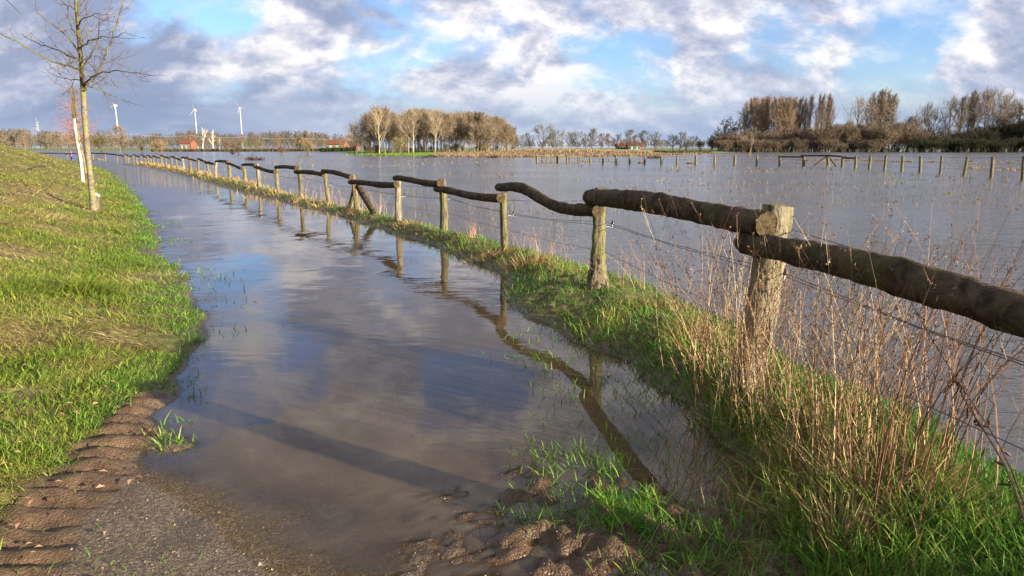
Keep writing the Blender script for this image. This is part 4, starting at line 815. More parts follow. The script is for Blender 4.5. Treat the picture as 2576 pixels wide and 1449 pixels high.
LIMBS = [([(211,218),(207,184),(180,166),(134,155),(92,132),(50,109),(0,86),(-40,76)], -1.2, .030), ([(207,175),(199,153),(168,138),(126,119),(84,105),(57,86)], 1.4, .024), ([(204,150),(197,130),(168,92),(149,73),(115,50),(88,23)], -.8, .024),
         ([(214,226),(222,208),(241,191),(260,153),(275,111),(287,69),(306,23),(310,0)], .9, .032), ([(213,222),(218,204),(249,186),(298,180),(344,184),(386,191)], -1.3, .022), ([(214,232),(222,217),(260,230),(291,245),(318,251)], 1.1, .017),
         ([(204,130),(207,103),(230,73),(268,50),(302,34)], 1.6, .022), ([(198,75),(199,57),(214,46),(245,36),(272,38)], -1.1, .018), ([(195,50),(191,27),(161,8),(145,-15)], .8, .018), ([(212,232),(207,222),(184,230),(153,232)], -.9, .014),
         ([(207,190),(210,168),(230,134),(245,103),(252,69)], -.5, .022), ([(206,165),(213,150),(238,140),(262,150),(300,150),(330,140)], 1.8, .017), ([(209,205),(220,190),(262,196),(300,205),(340,215)], .6, .015), ([(211,212),(200,200),(178,200),(140,190),(112,172)], 1.5, .016),
         ([(205,160),(196,152),(170,160),(140,172)], -1.6, .014), ([(192,30),(205,5),(228,-20),(240,-60)], .6, .018), ([(188,-20),(170,-50),(150,-80)], -.7, .016), ([(186,-50),(200,-90),(225,-130)], -.9, .015), ([(200,100),(180,70),(172,30),(170,-20)], 1.1, .017), ([(202,120),(225,105),(255,95),(290,92),(318,75)], -1.7, .016)]
tw = []; rg = np.random.default_rng(5); lm = MB()
for (l, ye, r) in LIMBS:
    P_ = smooth(PX(l, ye), 4); s_ = np.linspace(1, .22, len(P_)); P_[2:-1] += rg.normal(0, .012, P_[2:-1].shape); lm.tube(P_, r * s_, 7); limb_twigs(rg, P_[3:], r, tw, 0, .17, (.35, .95), .0056)
limb_twigs(rg, tps[int(len(tps) * .62):], .03, tw, 0, .16, (.4, .9), .0068)
up_ = m.build('upper_trunk', M_BARKY, None, smooth=True); child(up_, tree)
child(lm.build('limbs', M_BARKY, None, smooth=True), tree)
a_ = list(zip(*tw)); V, Q = segs(a_[0], a_[1], a_[2], a_[3], 3); child(mk('twigs', V, Q, None, M_TWIG), tree)
# the trees behind it in the row
def young(px, py, Hh, label, paint, seed, lean=0.02, cw=.9, r0=.05, tex=(0, 0), painttop=.5):
    p = ghit(px, py); rg = np.random.default_rng(seed); t_ = empty('young_tree', tuple(p)); tag(t_, label, 'tree')
    n = 14; t = np.linspace(0, 1, n); P_ = np.stack([p[0] - lean * Hh * t + .03 * np.sin(t * 9 + seed), p[1] + .03 * np.cos(t * 7), p[2] - .05 + Hh * t], 1); rr_ = np.interp(t, [0, .6, 1], [r0, r0 * .7, .008]); k = int(n * painttop)
    m = MB(); m.tube(P_[:k + 1], rr_[:k + 1] * (1.1 if paint else 1), 9); child(m.build('trunk', M_WPAINT if paint else M_BARK, None, smooth=True), t_)
    m = MB(); m.tube(P_[k:], rr_[k:], 7); child(m.build('upper_trunk', M_BARKY, None, smooth=True), t_)
    tw = []; lm = MB()
    for j in range(24):
        f = rg.uniform(.38, .97); i = int(f * (n - 1)); a = rg.random() * 6.28; L = cw * (1.15 - f) * 1.5 * rg.uniform(.6, 1.1) + .15; dv = np.array([math.cos(a), math.sin(a), .45]); dv /= np.linalg.norm(dv); q = P_[i]; pl = [q]
        for k2 in range(6): q = q + dv * L / 6; pl.append(q); dv = dv + [0, 0, .10] + rg.normal(0, .09, 3); dv /= np.linalg.norm(dv)
        lm.tube(pl, np.linspace(.013, .004, 7), 5); limb_twigs(rg, pl, .01, tw, 0, .16, (L * .25, L * .55), .006)
    child(lm.build('limbs', M_TWIGR, None), t_); a_ = list(zip(*tw)); V, Q = segs(a_[0], a_[1], a_[2], a_[3], 3); child(mk('twigs', V, Q, None, M_TWIGR), t_)
young(208, 459, 4.3, 'young tree with white painted trunk, second of the row on the dike', True, 31, .0, 1.0, .062, painttop=.62)
young(214, 437, 5.0, 'yellowish slender young tree just behind the white painted trunk', False, 32, .03, 1.2, .07)
young(203, 424, 5.4, 'grey young tree with reddish crown, fourth of the row on the dike', False, 33, .03, 1.3, .07)
young(200, 412, 6.0, 'farthest reddish young tree of the row on the dike', False, 34, .03, 1.5, .08)
# a nearer tree just outside the frame; its twigs hang into the top left corner
pN = np.array([-7.6, 8.2]); zN = hz(*pN); tn = empty('young_tree', (pN[0], pN[1], zN)); tag(tn, 'tree outside the left edge whose thin twig tips hang into the top left corner', 'tree')
P_ = np.stack([np.linspace(pN[0], pN[0] - .25, 12), np.full(12, pN[1]), np.linspace(zN - .1, zN + 6.2, 12)], 1); m = MB(); m.tube(P_, np.linspace(.09, .015, 12), 10); child(m.build('trunk', M_BARK, None, smooth=True), tn)
tw = []; lm = MB(); rg = np.random.default_rng(77)
E1 = W(60, 44, 8.3); E2 = W(8, 90, 8.6)
for E_, st_ in ((E1, 7), (E2, 6)):
    pl = [P_[st_] * (1 - t) + np.array(E_) * t + np.array([0, 0, .28 * math.sin(t * 3.1)]) for t in np.linspace(0, 1, 9)]; lm.tube(pl, np.linspace(.022, .003, 9), 6); limb_twigs(rg, pl[:-3], .02, tw, 1, .22, (.15, .35), .004)
for j in range(16):
    i = rg.integers(5, 12); a = rg.uniform(1.6, 4.9); dv = np.array([math.cos(a), math.sin(a), .5]); dv /= np.linalg.norm(dv); L = rg.uniform(.8, 1.7); q = P_[i]; pl = [q]
    for k2 in range(6): q = q + dv * L / 6; pl.append(q); dv = dv + rg.normal(0, .09, 3); dv /= np.linalg.norm(dv)
    lm.tube(pl, np.linspace(.016, .004, 7), 5); limb_twigs(rg, pl, .01, tw, 1, .2, (.25, .6), .006)
child(lm.build('limbs', M_BARKY, None), tn); a_ = list(zip(*tw)); V, Q = segs(a_[0], a_[1], a_[2], a_[3], 3); child(mk('twigs', V, Q, None, M_TWIG), tn)
# stake with a tilted tag beside the first tree, and the stick on the slope
s0 = ghit(247, 528); st_ = empty('stake', tuple(s0)); tag(st_, 'short stake with a small pale tilted tag beside the nearest tree', 'stake')
m = MB(); m.box((s0[0], s0[1], s0[2] + .15), (.055, .035, .42)); child(m.build('stake_post', M_PALE), st_)
m = MB(); ct, stn = math.cos(.5), math.sin(.5); m.box((s0[0] + .02, s0[1] - .03, s0[2] + .38), (.17, .02, .06), 0, tilt=[[ct, 0, stn], [0, 1, 0], [-stn, 0, ct]]); child(m.build('tag_plate', simple('pale_tag', (.55, .58, .75), (.7, .72, .85), 10, .4, .05)), st_)
a_, b_ = ghit(57, 433), ghit(122, 420); m = MB(); m.tube([a_ + (b_ - a_) * t + [0, 0, .06 + .04 * math.sin(t * 3)] for t in np.linspace(0, 1, 7)], [.02, .03, .03, .028, .025, .02, .012], 7); o = m.build('fallen_stick', M_CANE); tag(o, 'dark fallen stick lying on the dike slope', 'stick')
# ------------------------------------------------------------------ trees of the distance
def grow(rg, nl, f0, ang, ll, trop, sub=6, tw_=5, tr=.016, trunk_h=1.0, prof='round', twr=.0017, bend=.02, stems=1):
    A = []; B_ = []       # trunk+limb segments, twig segments
    for s in range(stems):
        if stems > 1: az = rg.random() * 6.28; lean = rg.uniform(.05, .75); dv = np.array([math.cos(az) * lean, math.sin(az) * lean, 1.0]); dv /= np.linalg.norm(dv); hh = trunk_h * rg.uniform(.6, 1.0); p = np.array([rg.normal(0, .05), rg.normal(0, .05), 0])
        else: dv = np.array([rg.normal(0, .03), rg.normal(0, .03), 1.0]); hh = trunk_h; p = np.zeros(3)
        n = 10; P_ = [p]
        for k in range(n):
            q = p + dv / np.linalg.norm(dv) * hh / n + np.r_[rg.normal(0, bend * hh * .25, 2), 0]; A.append((p, q, tr * (1 - .9 * k / n), tr * (1 - .9 * (k + 1) / n))); p = q; P_.append(q)
        for j in range(nl):
            f = f0 + (1 - f0) * (j + rg.random()) / nl * .98; i = min(int(f * n), n - 1); u = f * n - i; q = P_[i] * (1 - u) + P_[i + 1] * u
            g = (f - f0) / (1 - f0); a = rg.random() * 6.28
            L = ll * ({'round': math.sqrt(max(1 - (g * 1.05 - .25) ** 2 / .75, .05)), 'vase': (1.1 - .75 * g), 'col': .8 * (1.05 - .8 * g ** 2), 'cone': (1.05 - g)}[prof]) * rg.uniform(.75, 1.15)
            an = ang * rg.uniform(.75, 1.2) * (1 - .35 * g); d = np.array([math.sin(an) * math.cos(a), math.sin(an) * math.sin(a), math.cos(an)]); r = tr * .42 * (1.1 - .7 * g); m_ = 6
            for k in range(m_):
                e = q + d * L / m_; A.append((q, e, r * (1 - .8 * k / m_), r * (1 - .8 * (k + 1) / m_)))
                if k >= 1:
                    for s2 in range(max(1, sub * (k + 1) // 12)) if k < 3 else range(sub // 3 + 1):
                        dd = d + rg.normal(0, .55, 3) + [0, 0, trop * .6]; dd /= np.linalg.norm(dd); l2 = L * rg.uniform(.22, .45); e0 = e; 
                        for k2 in range(2):
                            e1 = e0 + dd * l2 / 2; B_.append((e0, e1, twr * 1.7 * (1 - .35 * k2), twr * 1.7 * (.75 - .35 * k2)))
                            for t2 in range(tw_ // 2 + 1):
                                d3_ = dd + rg.normal(0, .5, 3) + [0, 0, trop * .5]; d3_ /= np.linalg.norm(d3_); B_.append((e1, e1 + d3_ * l2 * rg.uniform(.35, .75), twr, twr * .45))
                            dd = dd + rg.normal(0, .2, 3) + [0, 0, trop * .4]; dd /= np.linalg.norm(dd); e0 = e1
                q = e; d = d + np.array([0, 0, trop]) * .35 + rg.normal(0, .09, 3); d /= np.linalg.norm(d)
    out = []
    for lst, sd_ in ((A, 4), (B_, 3)):
        a_ = list(zip(*lst)); V, Q = segs(a_[0], a_[1], a_[2], a_[3], sd_); out.append((V, Q))
    mz = max(out[1][0][:, 2].max(), out[0][0][:, 2].max())
    return [(V / mz, Q) for V, Q in out]
PR = {}
def addp(kind, n, **kw):
    PR[kind] = []
    for i in range(n):
        (tv, tq), (cv, cq) = grow(np.random.default_rng(hash_(kind) + i), **kw); nm = 'bush' if kind == 'bush' else 'tree'
        PR[kind].append((mk('trunk', tv, tq, None, M_TTRUNK, link=False), mk('crown', cv, cq, None, M_TTWIG, link=False), (tv, tq, cv, cq)))
def hash_(s): return sum(ord(c) * (i + 3) for i, c in enumerate(s))
addp('poplar', 3, nl=34, f0=.16, ang=R(24), ll=.40, trop=.35, prof='col', twr=.0016, sub=6)
addp('vase', 3, nl=20, f0=.20, ang=R(38), ll=.52, trop=.30, prof='vase', tr=.014, twr=.0015, sub=6)
addp('wood', 4, nl=22, f0=.16, ang=R(40), ll=.38, trop=.25, prof='round', tr=.012, twr=.0028, sub=6)
addp('oak', 3, nl=18, f0=.26, ang=R(66), ll=.48, trop=.18, prof='round', tr=.026, twr=.0026, sub=6, trunk_h=.85, bend=.06)
addp('bush', 3, nl=5, f0=.25, ang=R(40), ll=.42, trop=.2, stems=9, tr=.012, twr=.0035, sub=4, tw_=4, trunk_h=.9)
addp('bare', 2, nl=9, f0=.35, ang=R(42), ll=.38, trop=.35, tr=.028, twr=.0045, sub=2, tw_=1, prof='vase')
addp('alder', 2, nl=30, f0=.12, ang=R(75), ll=.30, trop=.05, prof='cone', tr=.014, twr=.0035, sub=6)
addp('low', 3, nl=9, f0=.15, ang=R(48), ll=.42, trop=.2, prof='round', tr=.02, twr=.007, sub=3, tw_=3)
def treeat(kind, px, Y, top, label, tr_t, tw_t, group=None, wide=1.0, cat='tree', name=None, hmax=99, zb=None):
    X = (px - CX) / F * (Y * math.cos(TH) + 0.2); 
    z = hz(X, Y) if zb is None else zb
    z = max(z, -.3); hgt = min(zpx(top, Y) - z, hmax)
    a, b, _ = PR[kind][rng.integers(0, len(PR[kind]))]
    t_ = bpy.data.objects.new(name or ('bush' if kind == 'bush' else 'bare_tree'), None); C.objects.link(t_); t_.location = (X, Y, z - .05); t_.rotation_euler = (0, 0, rng.random() * 6.28); t_.scale = (hgt * wide, hgt * wide, hgt)
    for me, tint, nm in ((a, tr_t, 'trunk'), (b, tw_t, 'crown')):
        o = bpy.data.objects.new(nm, me); C.objects.link(o); o.parent = t_; k = rng.uniform(.85, 1.15); o.color = (tint[0] * k, tint[1] * k, tint[2] * k, 1)
    tag(t_, label, cat, group); return t_
TAN = (.22, .170, .115); PALE = (.40, .335, .24); BRN = (.13, .095, .065); RED = (.175, .115, .088); GRY = (.13, .115, .095); DRK = (.05, .042, .03); OLV = (.12, .105, .055); WHT = (.55, .50, .44)
# --- the copse in the middle
ENV = np.array([(878,318),(905,303),(925,285),(960,275),(1000,290),(1040,280),(1095,280),(1125,290),(1140,293),(1185,286),(1230,291),(1270,310),(1300,336)])
for (px, Y, top, lab) in [(955, 186, 262, 'tall pale poplar, leftmost of the three fan-crowned trees before the copse'), (1040, 187, 263, 'tall pale tree, middle of the three fan-crowned trees before the copse'), (1028, 189, 288, 'slimmer pale tree beside the middle fan-crowned one of the copse'), (1094, 186, 261, 'tall pale tree, rightmost of the three fan-crowned trees before the copse')]:
    treeat('vase', px, Y, top, lab, PALE, (.33, .26, .175), wide=1.0)
for (px, Y, top, lab) in [(897, 192, 304, 'dark rounded bare tree at the left end of the copse'), (911, 196, 297, 'taller dark bare tree beside the rounded one at the left end of the copse')]:
    treeat('oak', px, Y, top, lab, GRY, (.22, .18, .13), wide=.95)
for k in range(96):
    px = 925 + (1298 - 925) * ((k + rng.random()) / 96); Y = rng.uniform(192, 255); treeat(['wood', 'wood', 'vase', 'poplar'][rng.integers(0, 4)], px, Y, np.interp(px, ENV[:, 0], ENV[:, 1]) + rng.uniform(-16, 4), 'bare brown tree standing close among others in the round copse beyond the flood', (.28, .22, .15), (.205, .158, .105), 'trees of the middle copse', wide=1.15)
for k in range(10):
    px = rng.uniform(1190, 1305); treeat('oak', px, rng.uniform(186, 200), np.interp(px, ENV[:, 0], ENV[:, 1]) + rng.uniform(4, 24), 'low spreading brown tree at the right edge of the middle copse', BRN, TAN, 'low trees at the right of the copse')
treeat('bush', 1002, 178, 340, 'large greenish bush in front of the copse between the pale trees', OLV, (.25, .22, .10), cat='bush')
for k in range(34): treeat('bush', rng.uniform(890, 1305), rng.uniform(188, 215), rng.uniform(356, 371), 'small brush at the foot of the middle copse', BRN, (.24, .18, .11), 'brush under the copse', cat='bush')
# --- single trees right of the copse
for (kind, px, Y, top, w_, lab) in [('oak', 1312, 225, 334, 1, 'small bare tree leaning out just right of the copse'), ('oak', 1330, 228, 330, .9, 'bare tree between the copse and the tall round-crowned one'), ('oak', 1367, 225, 308, 1.0, 'tall round bare tree, highest of the row right of the copse'), ('oak', 1389, 232, 333, .9, 'slender bare tree between the two large ones right of the copse'), ('oak', 1400, 226, 318, 1.05, 'second large bare tree of the row, brownish crown'), ('oak', 1437, 240, 328, .8, 'narrow bare tree right of the brownish crowned one'), ('oak', 1452, 236, 328, .9, 'bare tree with open crown in the middle of the row'), ('oak', 1473, 250, 334, .8, 'small bare tree left of the upright one with the narrow crown'), ('wood', 1488, 232, 322, 1.1, 'upright bare tree with a narrow crown in the middle of the row'),
        ('wood', 1512, 245, 335, 1, 'reddish slim tree left of the red roofed farm'), ('wood', 1530, 260, 334, 1, 'second reddish slim tree left of the farm'), ('oak', 1551, 240, 333, 1, 'brown rounded tree in front of the farm left wing'), ('wood', 1583, 238, 326, 1.2, 'slender tree standing before the gap between the farm roofs'), ('wood', 1622, 240, 328, 1.3, 'bushy brown tree at the right end of the farm'), ('oak', 1649, 236, 326, .8, 'dark bare tree right of the farm'), ('oak', 1710, 230, 326, 1.15, 'wide dark oak standing alone in the green field'), ('wood', 1600, 300, 340, 1, 'thin tree behind the farm roof'),
        ('oak', 1742, 330, 340, 1, 'rounded grey tree behind the lone oak'), ('oak', 1692, 340, 340, 1.2, 'dark spreading tree behind the lone oak on its left'), ('bush', 1762, 300, 350, 1, 'reddish bush left of the dark wood'), ('bush', 1725, 300, 353, 1.2, 'brown bush right of the lone oak')]:
    dk = 'dark' in lab; treeat(kind, px, Y, top - 3, lab, DRK if dk else GRY, (.13, .11, .075) if dk else ((.17, .115, .085) if 'red' in lab else (.145, .125, .09)), wide=w_ * 1.1, cat='bush' if kind == 'bush' else 'tree')
# --- the wood on the right
for k in range(16):
    px = 1868 + 140 * (k + rng.random()) / 16; treeat('poplar', px, rng.uniform(300, 330), rng.uniform(233, 243) + max(0, 1885 - px) * .7, 'tall orange brown poplar in the dense stand at the left of the right wood', BRN, (.27, .195, .135), 'poplars in the dense stand', wide=.85)
for (px, top, w_, lab) in [(2018, 240, .6, 'thin poplar at the right side of the dense orange stand'), (2032, 229, .62, 'dark stemmed poplar standing apart, first right of the dense stand'), (2052, 232, .55, 'narrow poplar, second right of the dense stand'), (2062, 229, .6, 'narrow poplar, third right of the dense stand'), (2075, 231, .55, 'narrow poplar, fourth right of the dense stand'), (2084, 234, .7, 'last poplar before the wide gap of sky'), (2149, 236, .8, 'lone forked poplar in the middle of the gap of sky'), (2184, 228, .7, 'left stem of the tall broad poplar group'), (2197, 219, .8, 'second stem of the tall broad poplar group'), (2208, 217, .9, 'highest stem of the tall broad poplar group'), (2222, 221, .9, 'fourth stem of the tall broad poplar group'), (2236, 232, .9, 'rightmost leaning stem of the tall broad poplar group')]:
    treeat('poplar' if px != 2149 else 'vase', px, rng.uniform(305, 325), top, lab, DRK, (.24, .185, .135), wide=w_)
for (kind, px, top, w_, lab) in [('wood', 2282, 288, 1.2, 'small bare tree in the low gap right of the broad poplar group'), ('wood', 2300, 292, 1.1, 'second small bare tree in the low gap'), ('vase', 2322, 252, .9, 'pale thin crowned tree behind the brown one on the mound'), ('oak', 2344, 274, 1, 'brown round tree on the mound'), ('vase', 2378, 236, 1.1, 'large bare tree with a dark trunk on the mound'), ('poplar', 2410, 232, .9, 'left of the poplars on the mound'), ('poplar', 2428, 224, .9, 'second of the poplars on the mound'), ('poplar', 2446, 220, .9, 'third of the poplars on the mound'), ('vase', 2472, 216, 1.0, 'tall poplar right of the middle on the mound'), ('vase', 2492, 214, 1.1, 'tallest broad poplar on the mound'), ('vase', 2512, 217, 1.0, 'broad poplar next to the tallest on the mound'), ('oak', 2545, 246, 1.1, 'dark spreading oak near the right edge of the mound'), ('oak', 2580, 243, 1.1, 'dark oak cut by the right edge'), ('oak', 2520, 268, 1.1, 'lower dark oak under the tallest poplars'), ('oak', 2625, 250, 1.1, 'dark oak outside the right edge')]:
    treeat(kind, px, rng.uniform(300, 330), top, lab, DRK if px > 2500 and kind == 'oak' else GRY, (.13, .105, .07) if px > 2500 and kind == 'oak' else (.23, .185, .14), wide=w_)
for (px, top, lab) in [(1792, 336, 'lowest dark alder at the left tip of the right wood'), (1806, 315, 'dark alder, second from the left tip of the right wood'), (1822, 298, 'dark alder with layered branches'), (1838, 291, 'highest dark alder beside the orange stand'), (1852, 296, 'dark alder touching the orange stand')]:
    treeat('alder', px, 300, top, lab, DRK, (.11, .085, .065), wide=1.2)
UE = np.array([(1785,352),(1860,325),(2000,318),(2060,308),(2140,302),(2200,304),(2250,296),(2290,320),(2360,332),(2440,322),(2520,300),(2620,290)])
for k in range(130):
    px = 1790 + 870 * (k + rng.random()) / 130; dkf = np.clip((px - 2250) / 220, 0, 1); redf = rng.random()
    tint = tuple(np.array(RED if redf > .78 else TAN) * .85 * (1 - dkf) + np.array((.040, .040, .024)) * dkf)
    treeat('bush' if rng.random() < .6 else 'wood', px, rng.uniform(285, 312), np.interp(px, UE[:, 0], UE[:, 1]) + rng.uniform(-4, 20), 'bare shrub or young tree in the dense brown undergrowth of the right wood' if dkf < .5 else 'dark shrub in the dense undergrowth of the right mound', tuple(np.array(tint) * .8), tint, 'undergrowth of the right wood' if dkf < .5 else 'dark undergrowth of the right mound', wide=1.15, cat='shrub', name='shrub')
for k in range(34):
    px = 1800 + 420 * (k + rng.random()) / 34; treeat('bush', px, rng.uniform(280, 292), rng.uniform(342, 358), 'low brown shrub at the foot of the right wood', BRN, tuple(np.array(TAN) * .75), 'low shrubs at the foot of the right wood', wide=1.7, cat='shrub', name='shrub')
for k in range(30):
    px = 2290 + 350 * (k + rng.random()) / 30; treeat('bush', px, rng.uniform(278, 290), rng.uniform(340, 356), 'dark shrub in the dense undergrowth of the right mound', (.04, .035, .02), (.05, .055, .028), 'dark undergrowth of the right mound', wide=1.8, cat='shrub', name='shrub')
treeat('bare', 1886, 118, 330, 'thin pale sapling standing in water before the right wood', TAN, TAN, wide=.6, zb=-.1)
# --- bushes and trees of the left middle distance
for (kind, px, Y, top, tt, w_, lab) in [('bush', 254, 235, 333, OLV, 1.3, 'greyish bush right behind the trunk of the nearest tree'), ('wood', 303, 250, 309, TAN, 1.5, 'round brown tree in front of the leftmost wind turbine'), ('wood', 309, 232, 350, OLV, 1.2, 'small bush at the water below the leftmost turbine'), ('bush', 357, 236, 362, BRN, .8, 'little dark sapling on the far shore between two bushes'), ('bush', 392, 234, 350, (.26, .2, .1), 1.0, 'left part of the large tan bush on the far shore'), ('bush', 408, 234, 345, (.26, .18, .1), 1.1, 'right part of the large tan bush on the far shore'), ('bush', 440, 236, 368, OLV, .9, 'low olive scrub right of the tan bush'), ('bush', 601, 175, 360, BRN, 1.1, 'small bush standing in the flood, first left of the tall one'), ('wood', 635, 180, 326, OLV, 1.2, 'tall olive bushy tree standing in the flood'), ('bush', 585, 176, 378, BRN, 1.6, 'flat brush in the water left of the tall olive tree'), ('bush', 708, 172, 364, RED, 1.1, 'reddish bush standing in the flood'), ('wood', 757, 172, 340, OLV, 1.2, 'left of two trees standing in water before the red roofed barn'), ('bush', 776, 172, 345, (.24, .2, .11), 1.2, 'right of two bushy trees in water before the red roofed barn'), ('bush', 568, 330, 348, RED, 1.4, 'pinkish brown bush right of the white bare trees'), ('bush', 590, 340, 356, RED, 1.2, 'small pinkish bush by the far field'), ('oak', 268, 330, 320, GRY, 1.0, 'grey tree behind the row of young trees'), ('wood', 345, 420, 338, GRY, 1.2, 'grey distant tree right of the leftmost turbine'), ('wood', 130, 300, 336, TAN, 1.4, 'tan tree above the crest of the dike'), ('wood', 60, 300, 340, TAN, 1.4, 'tan tree at the far left above the dike'), ('wood', 15, 310, 336, TAN, 1.4, 'tan tree touching the left edge above the dike'), ('wood', 700, 350, 336, TAN, 1.2, 'brown tree behind the reddish flooded bush'), ('wood', 860, 300, 344, TAN, 1.2, 'brown tree right behind the red roofed barn')]:
    treeat(kind, px, Y, top, lab, tuple(np.array(tt) * .8), tt, wide=w_, cat='bush' if kind == 'bush' else 'tree', zb=(-.2 if Y < 182 else None))
for (px, top, lab) in [(511, 318, 'white barked dead tree right of the middle turbine tower'), (537, 324, 'white barked dead tree, forked, second right of the middle turbine'), (553, 345, 'thin white stem right of the two white dead trees')]:
    treeat('bare', px, 330, top, lab, WHT, WHT, wide=1.0)
# --- the far woods behind everything
def forest(name, N, x0, x1, env, hr, tints, ymin=420):
    env = np.array(env); VV = []; QQ = []; CC = []; n0 = 0
    for k in range(N):
        px = rng.uniform(x0, x1); top = np.interp(px, env[:, 0], env[:, 1]) + rng.uniform(0, 1) ** 1.5 * 16; h_ = rng.uniform(*hr); Y = max(h_ * F / max(HZ - top, 6), ymin); h_ = (HZ - top) / F * Y + 1.1
        tv, tq, cv, cq = PR['low'][rng.integers(0, 3)][2]; X = (px - CX) / F * Y * math.cos(TH); a = rng.random() * 6.28; c_, s_ = math.cos(a), math.sin(a); t_ = np.array(tints[rng.integers(0, len(tints))]) * rng.uniform(.8, 1.15)
        for V, Q in ((tv, tq), (cv, cq)):
            U = V * [h_ * 1.15, h_ * 1.15, h_]; U = np.stack([U[:, 0] * c_ - U[:, 1] * s_ + X, U[:, 0] * s_ + U[:, 1] * c_ + Y, U[:, 2] + .3], 1); VV.append(U); QQ.append(Q + n0); n0 += len(U); CC.append(np.tile(t_, (len(U), 1)))
    o = mk(name, np.concatenate(VV), np.concatenate(QQ), None, M_TWIGV, col=np.concatenate(CC)); tag(o, kind='stuff')
FT = [(.13, .10, .072), (.16, .12, .09), (.10, .085, .07), (.095, .095, .09), (.145, .12, .075)]
forest('far_wood', 560, -420, 930, [(-400,322),(0,321),(60,323),(160,331),(250,334),(330,338),(430,333),(480,327),(520,328),(600,335),(640,337),(690,327),(770,327),(830,335),(930,338)], (13, 19), FT)
forest('far_wood', 200, 1290, 1800, [(1290,350),(1500,352),(1560,348),(1700,350),(1800,352)], (9, 13), FT, 460)
forest('far_wood', 420, -420, 930, [(-400,346),(930,350)], (7, 10), FT + [(.12, .14, .05)], 380)
forest('far_wood', 200, 1780, 2900, [(1780,335),(2000,318),(2900,318)], (13, 17), [(.11, .085, .062), (.075, .065, .05)], 420)
# low scrub and hedges on the far bank
def scrub(name, label, px0, px1, Y, h_, n, c1, c2, kind=None, cat=None, depth=2.0):
    N = n; px = rng.uniform(px0, px1, N); Ys = Y + rng.uniform(-depth, depth, N); X = (px - CX) / F * Ys * .981; z = hmap(X, Ys); L = h_ * rng.uniform(.5, 1.1, N)
    o = blades(name, np.stack([X, Ys, z + rng.random(N) * h_ * .35], 1), L, np.full(N, .0011 * Y), 6.28 * rng.random(N), rng.uniform(0, .8, N), rng.uniform(0, .6, N), mixc(np.array(c1), np.array(c2), rng.random(N)), M_STEM); tag(o, label, cat, None, kind); return o
scrub('hedge', 'long dark green hedge in front of the red roofed barn', 806, 897, 300, 1.5, 5200, (.035, .045, .02), (.07, .085, .03), cat='hedge')
scrub('hedge', 'ragged brown hedge along the far green bank on the left', 380, 805, 330, 1.2, 6000, (.075, .065, .03), (.14, .105, .06), cat='hedge')
scrub('hedge', 'dark low hedge under the tree row right of the copse', 1290, 1790, 215, .55, 5000, (.06, .035, .025), (.10, .07, .04), cat='hedge', depth=1.5)
N = 16000; px = rng.uniform(1288, 1672, N); Y = rng.uniform(168, 196, N); X = (px - CX) / F * Y * .985; z = hmap(X, Y)
g_ = blades('reed_belt', np.stack([X, Y, z], 1), rng.uniform(.25, .75, N) * (px < 1640).astype(float) + .3, np.full(N, .14), 6.28 * rng.random(N), rng.uniform(0, .25, N), rng.uniform(0, .4, N), mixc(np.array([.33, .25, .155]), np.array([.20, .145, .085]), rng.random(N)), M_STEM); tag(g_, kind='stuff')
N = 26000; px = rng.uniform(1090, 1900, N); Y = 118 + 56 * rng.random(N) + np.clip((px - 1650) / 250, 0, 1) * 60; X = (px - CX) / F * Y * .985; z, _, _, d3, _ = hmap(X, Y, True); k_ = d3 > -1.0; X, Y, z = X[k_], Y[k_], z[k_]; n = len(X)
g_ = blades('shore_sedge', np.stack([X, Y, np.maximum(z, -.05)], 1), rng.uniform(.25, .6, n), np.full(n, .11), 6.28 * rng.random(n), rng.uniform(0, .7, n), rng.uniform(0, .6, n), mixc(np.array([.17, .11, .07]), np.array([.25, .18, .11]), rng.random(n)), M_STEM); tag(g_, kind='stuff')
N = 9000; px = rng.uniform(872, 1105, N); Y = rng.uniform(128, 175, N); X = (px - CX) / F * Y * .985; z, _, _, d3, _ = hmap(X, Y, True); k_ = d3 > -.6; X, Y, z = X[k_], Y[k_], z[k_]; n = len(X)
g_ = blades('spit_grass', np.stack([X, Y, np.maximum(z, -.05)], 1), rng.uniform(.2, .4, n), np.full(n, .11), 6.28 * rng.random(n), rng.uniform(0, .7, n), rng.uniform(0, .6, n), mixc(np.array([.09, .21, .03]), np.array([.20, .26, .05]), rng.random(n)), M_GRASS); tag(g_, kind='stuff')
for j, (px, py, w_, lab) in enumerate([(1084, 395.5, 26, 'heap of dark brush lying in the water before the copse'), (1237, 397, 12, 'smaller brush heap in the water right of the large one'), (1645, 398, 34, 'thin brushwood in the water behind the posts'), (640, 403, 40, 'flat streak of dark flotsam on the left water')]):
    g = G(px, py); n = 130; a = rng.random(n) * 6.28; c0 = np.stack([g[0] + rng.normal(0, w_ / F * g[1] / 4, n), g[1] + rng.normal(0, .4, n), rng.uniform(-.05, .12, n)], 1); e = np.stack([np.cos(a), np.sin(a) * .6, rng.uniform(-.05, .5, n)], 1) * .9
    V, Q = segs(c0, c0 + e, np.full(n, .035), np.full(n, .015)); o = mk('brush_pile', V, Q, None, M_CANE); tag(o, lab, 'brush')
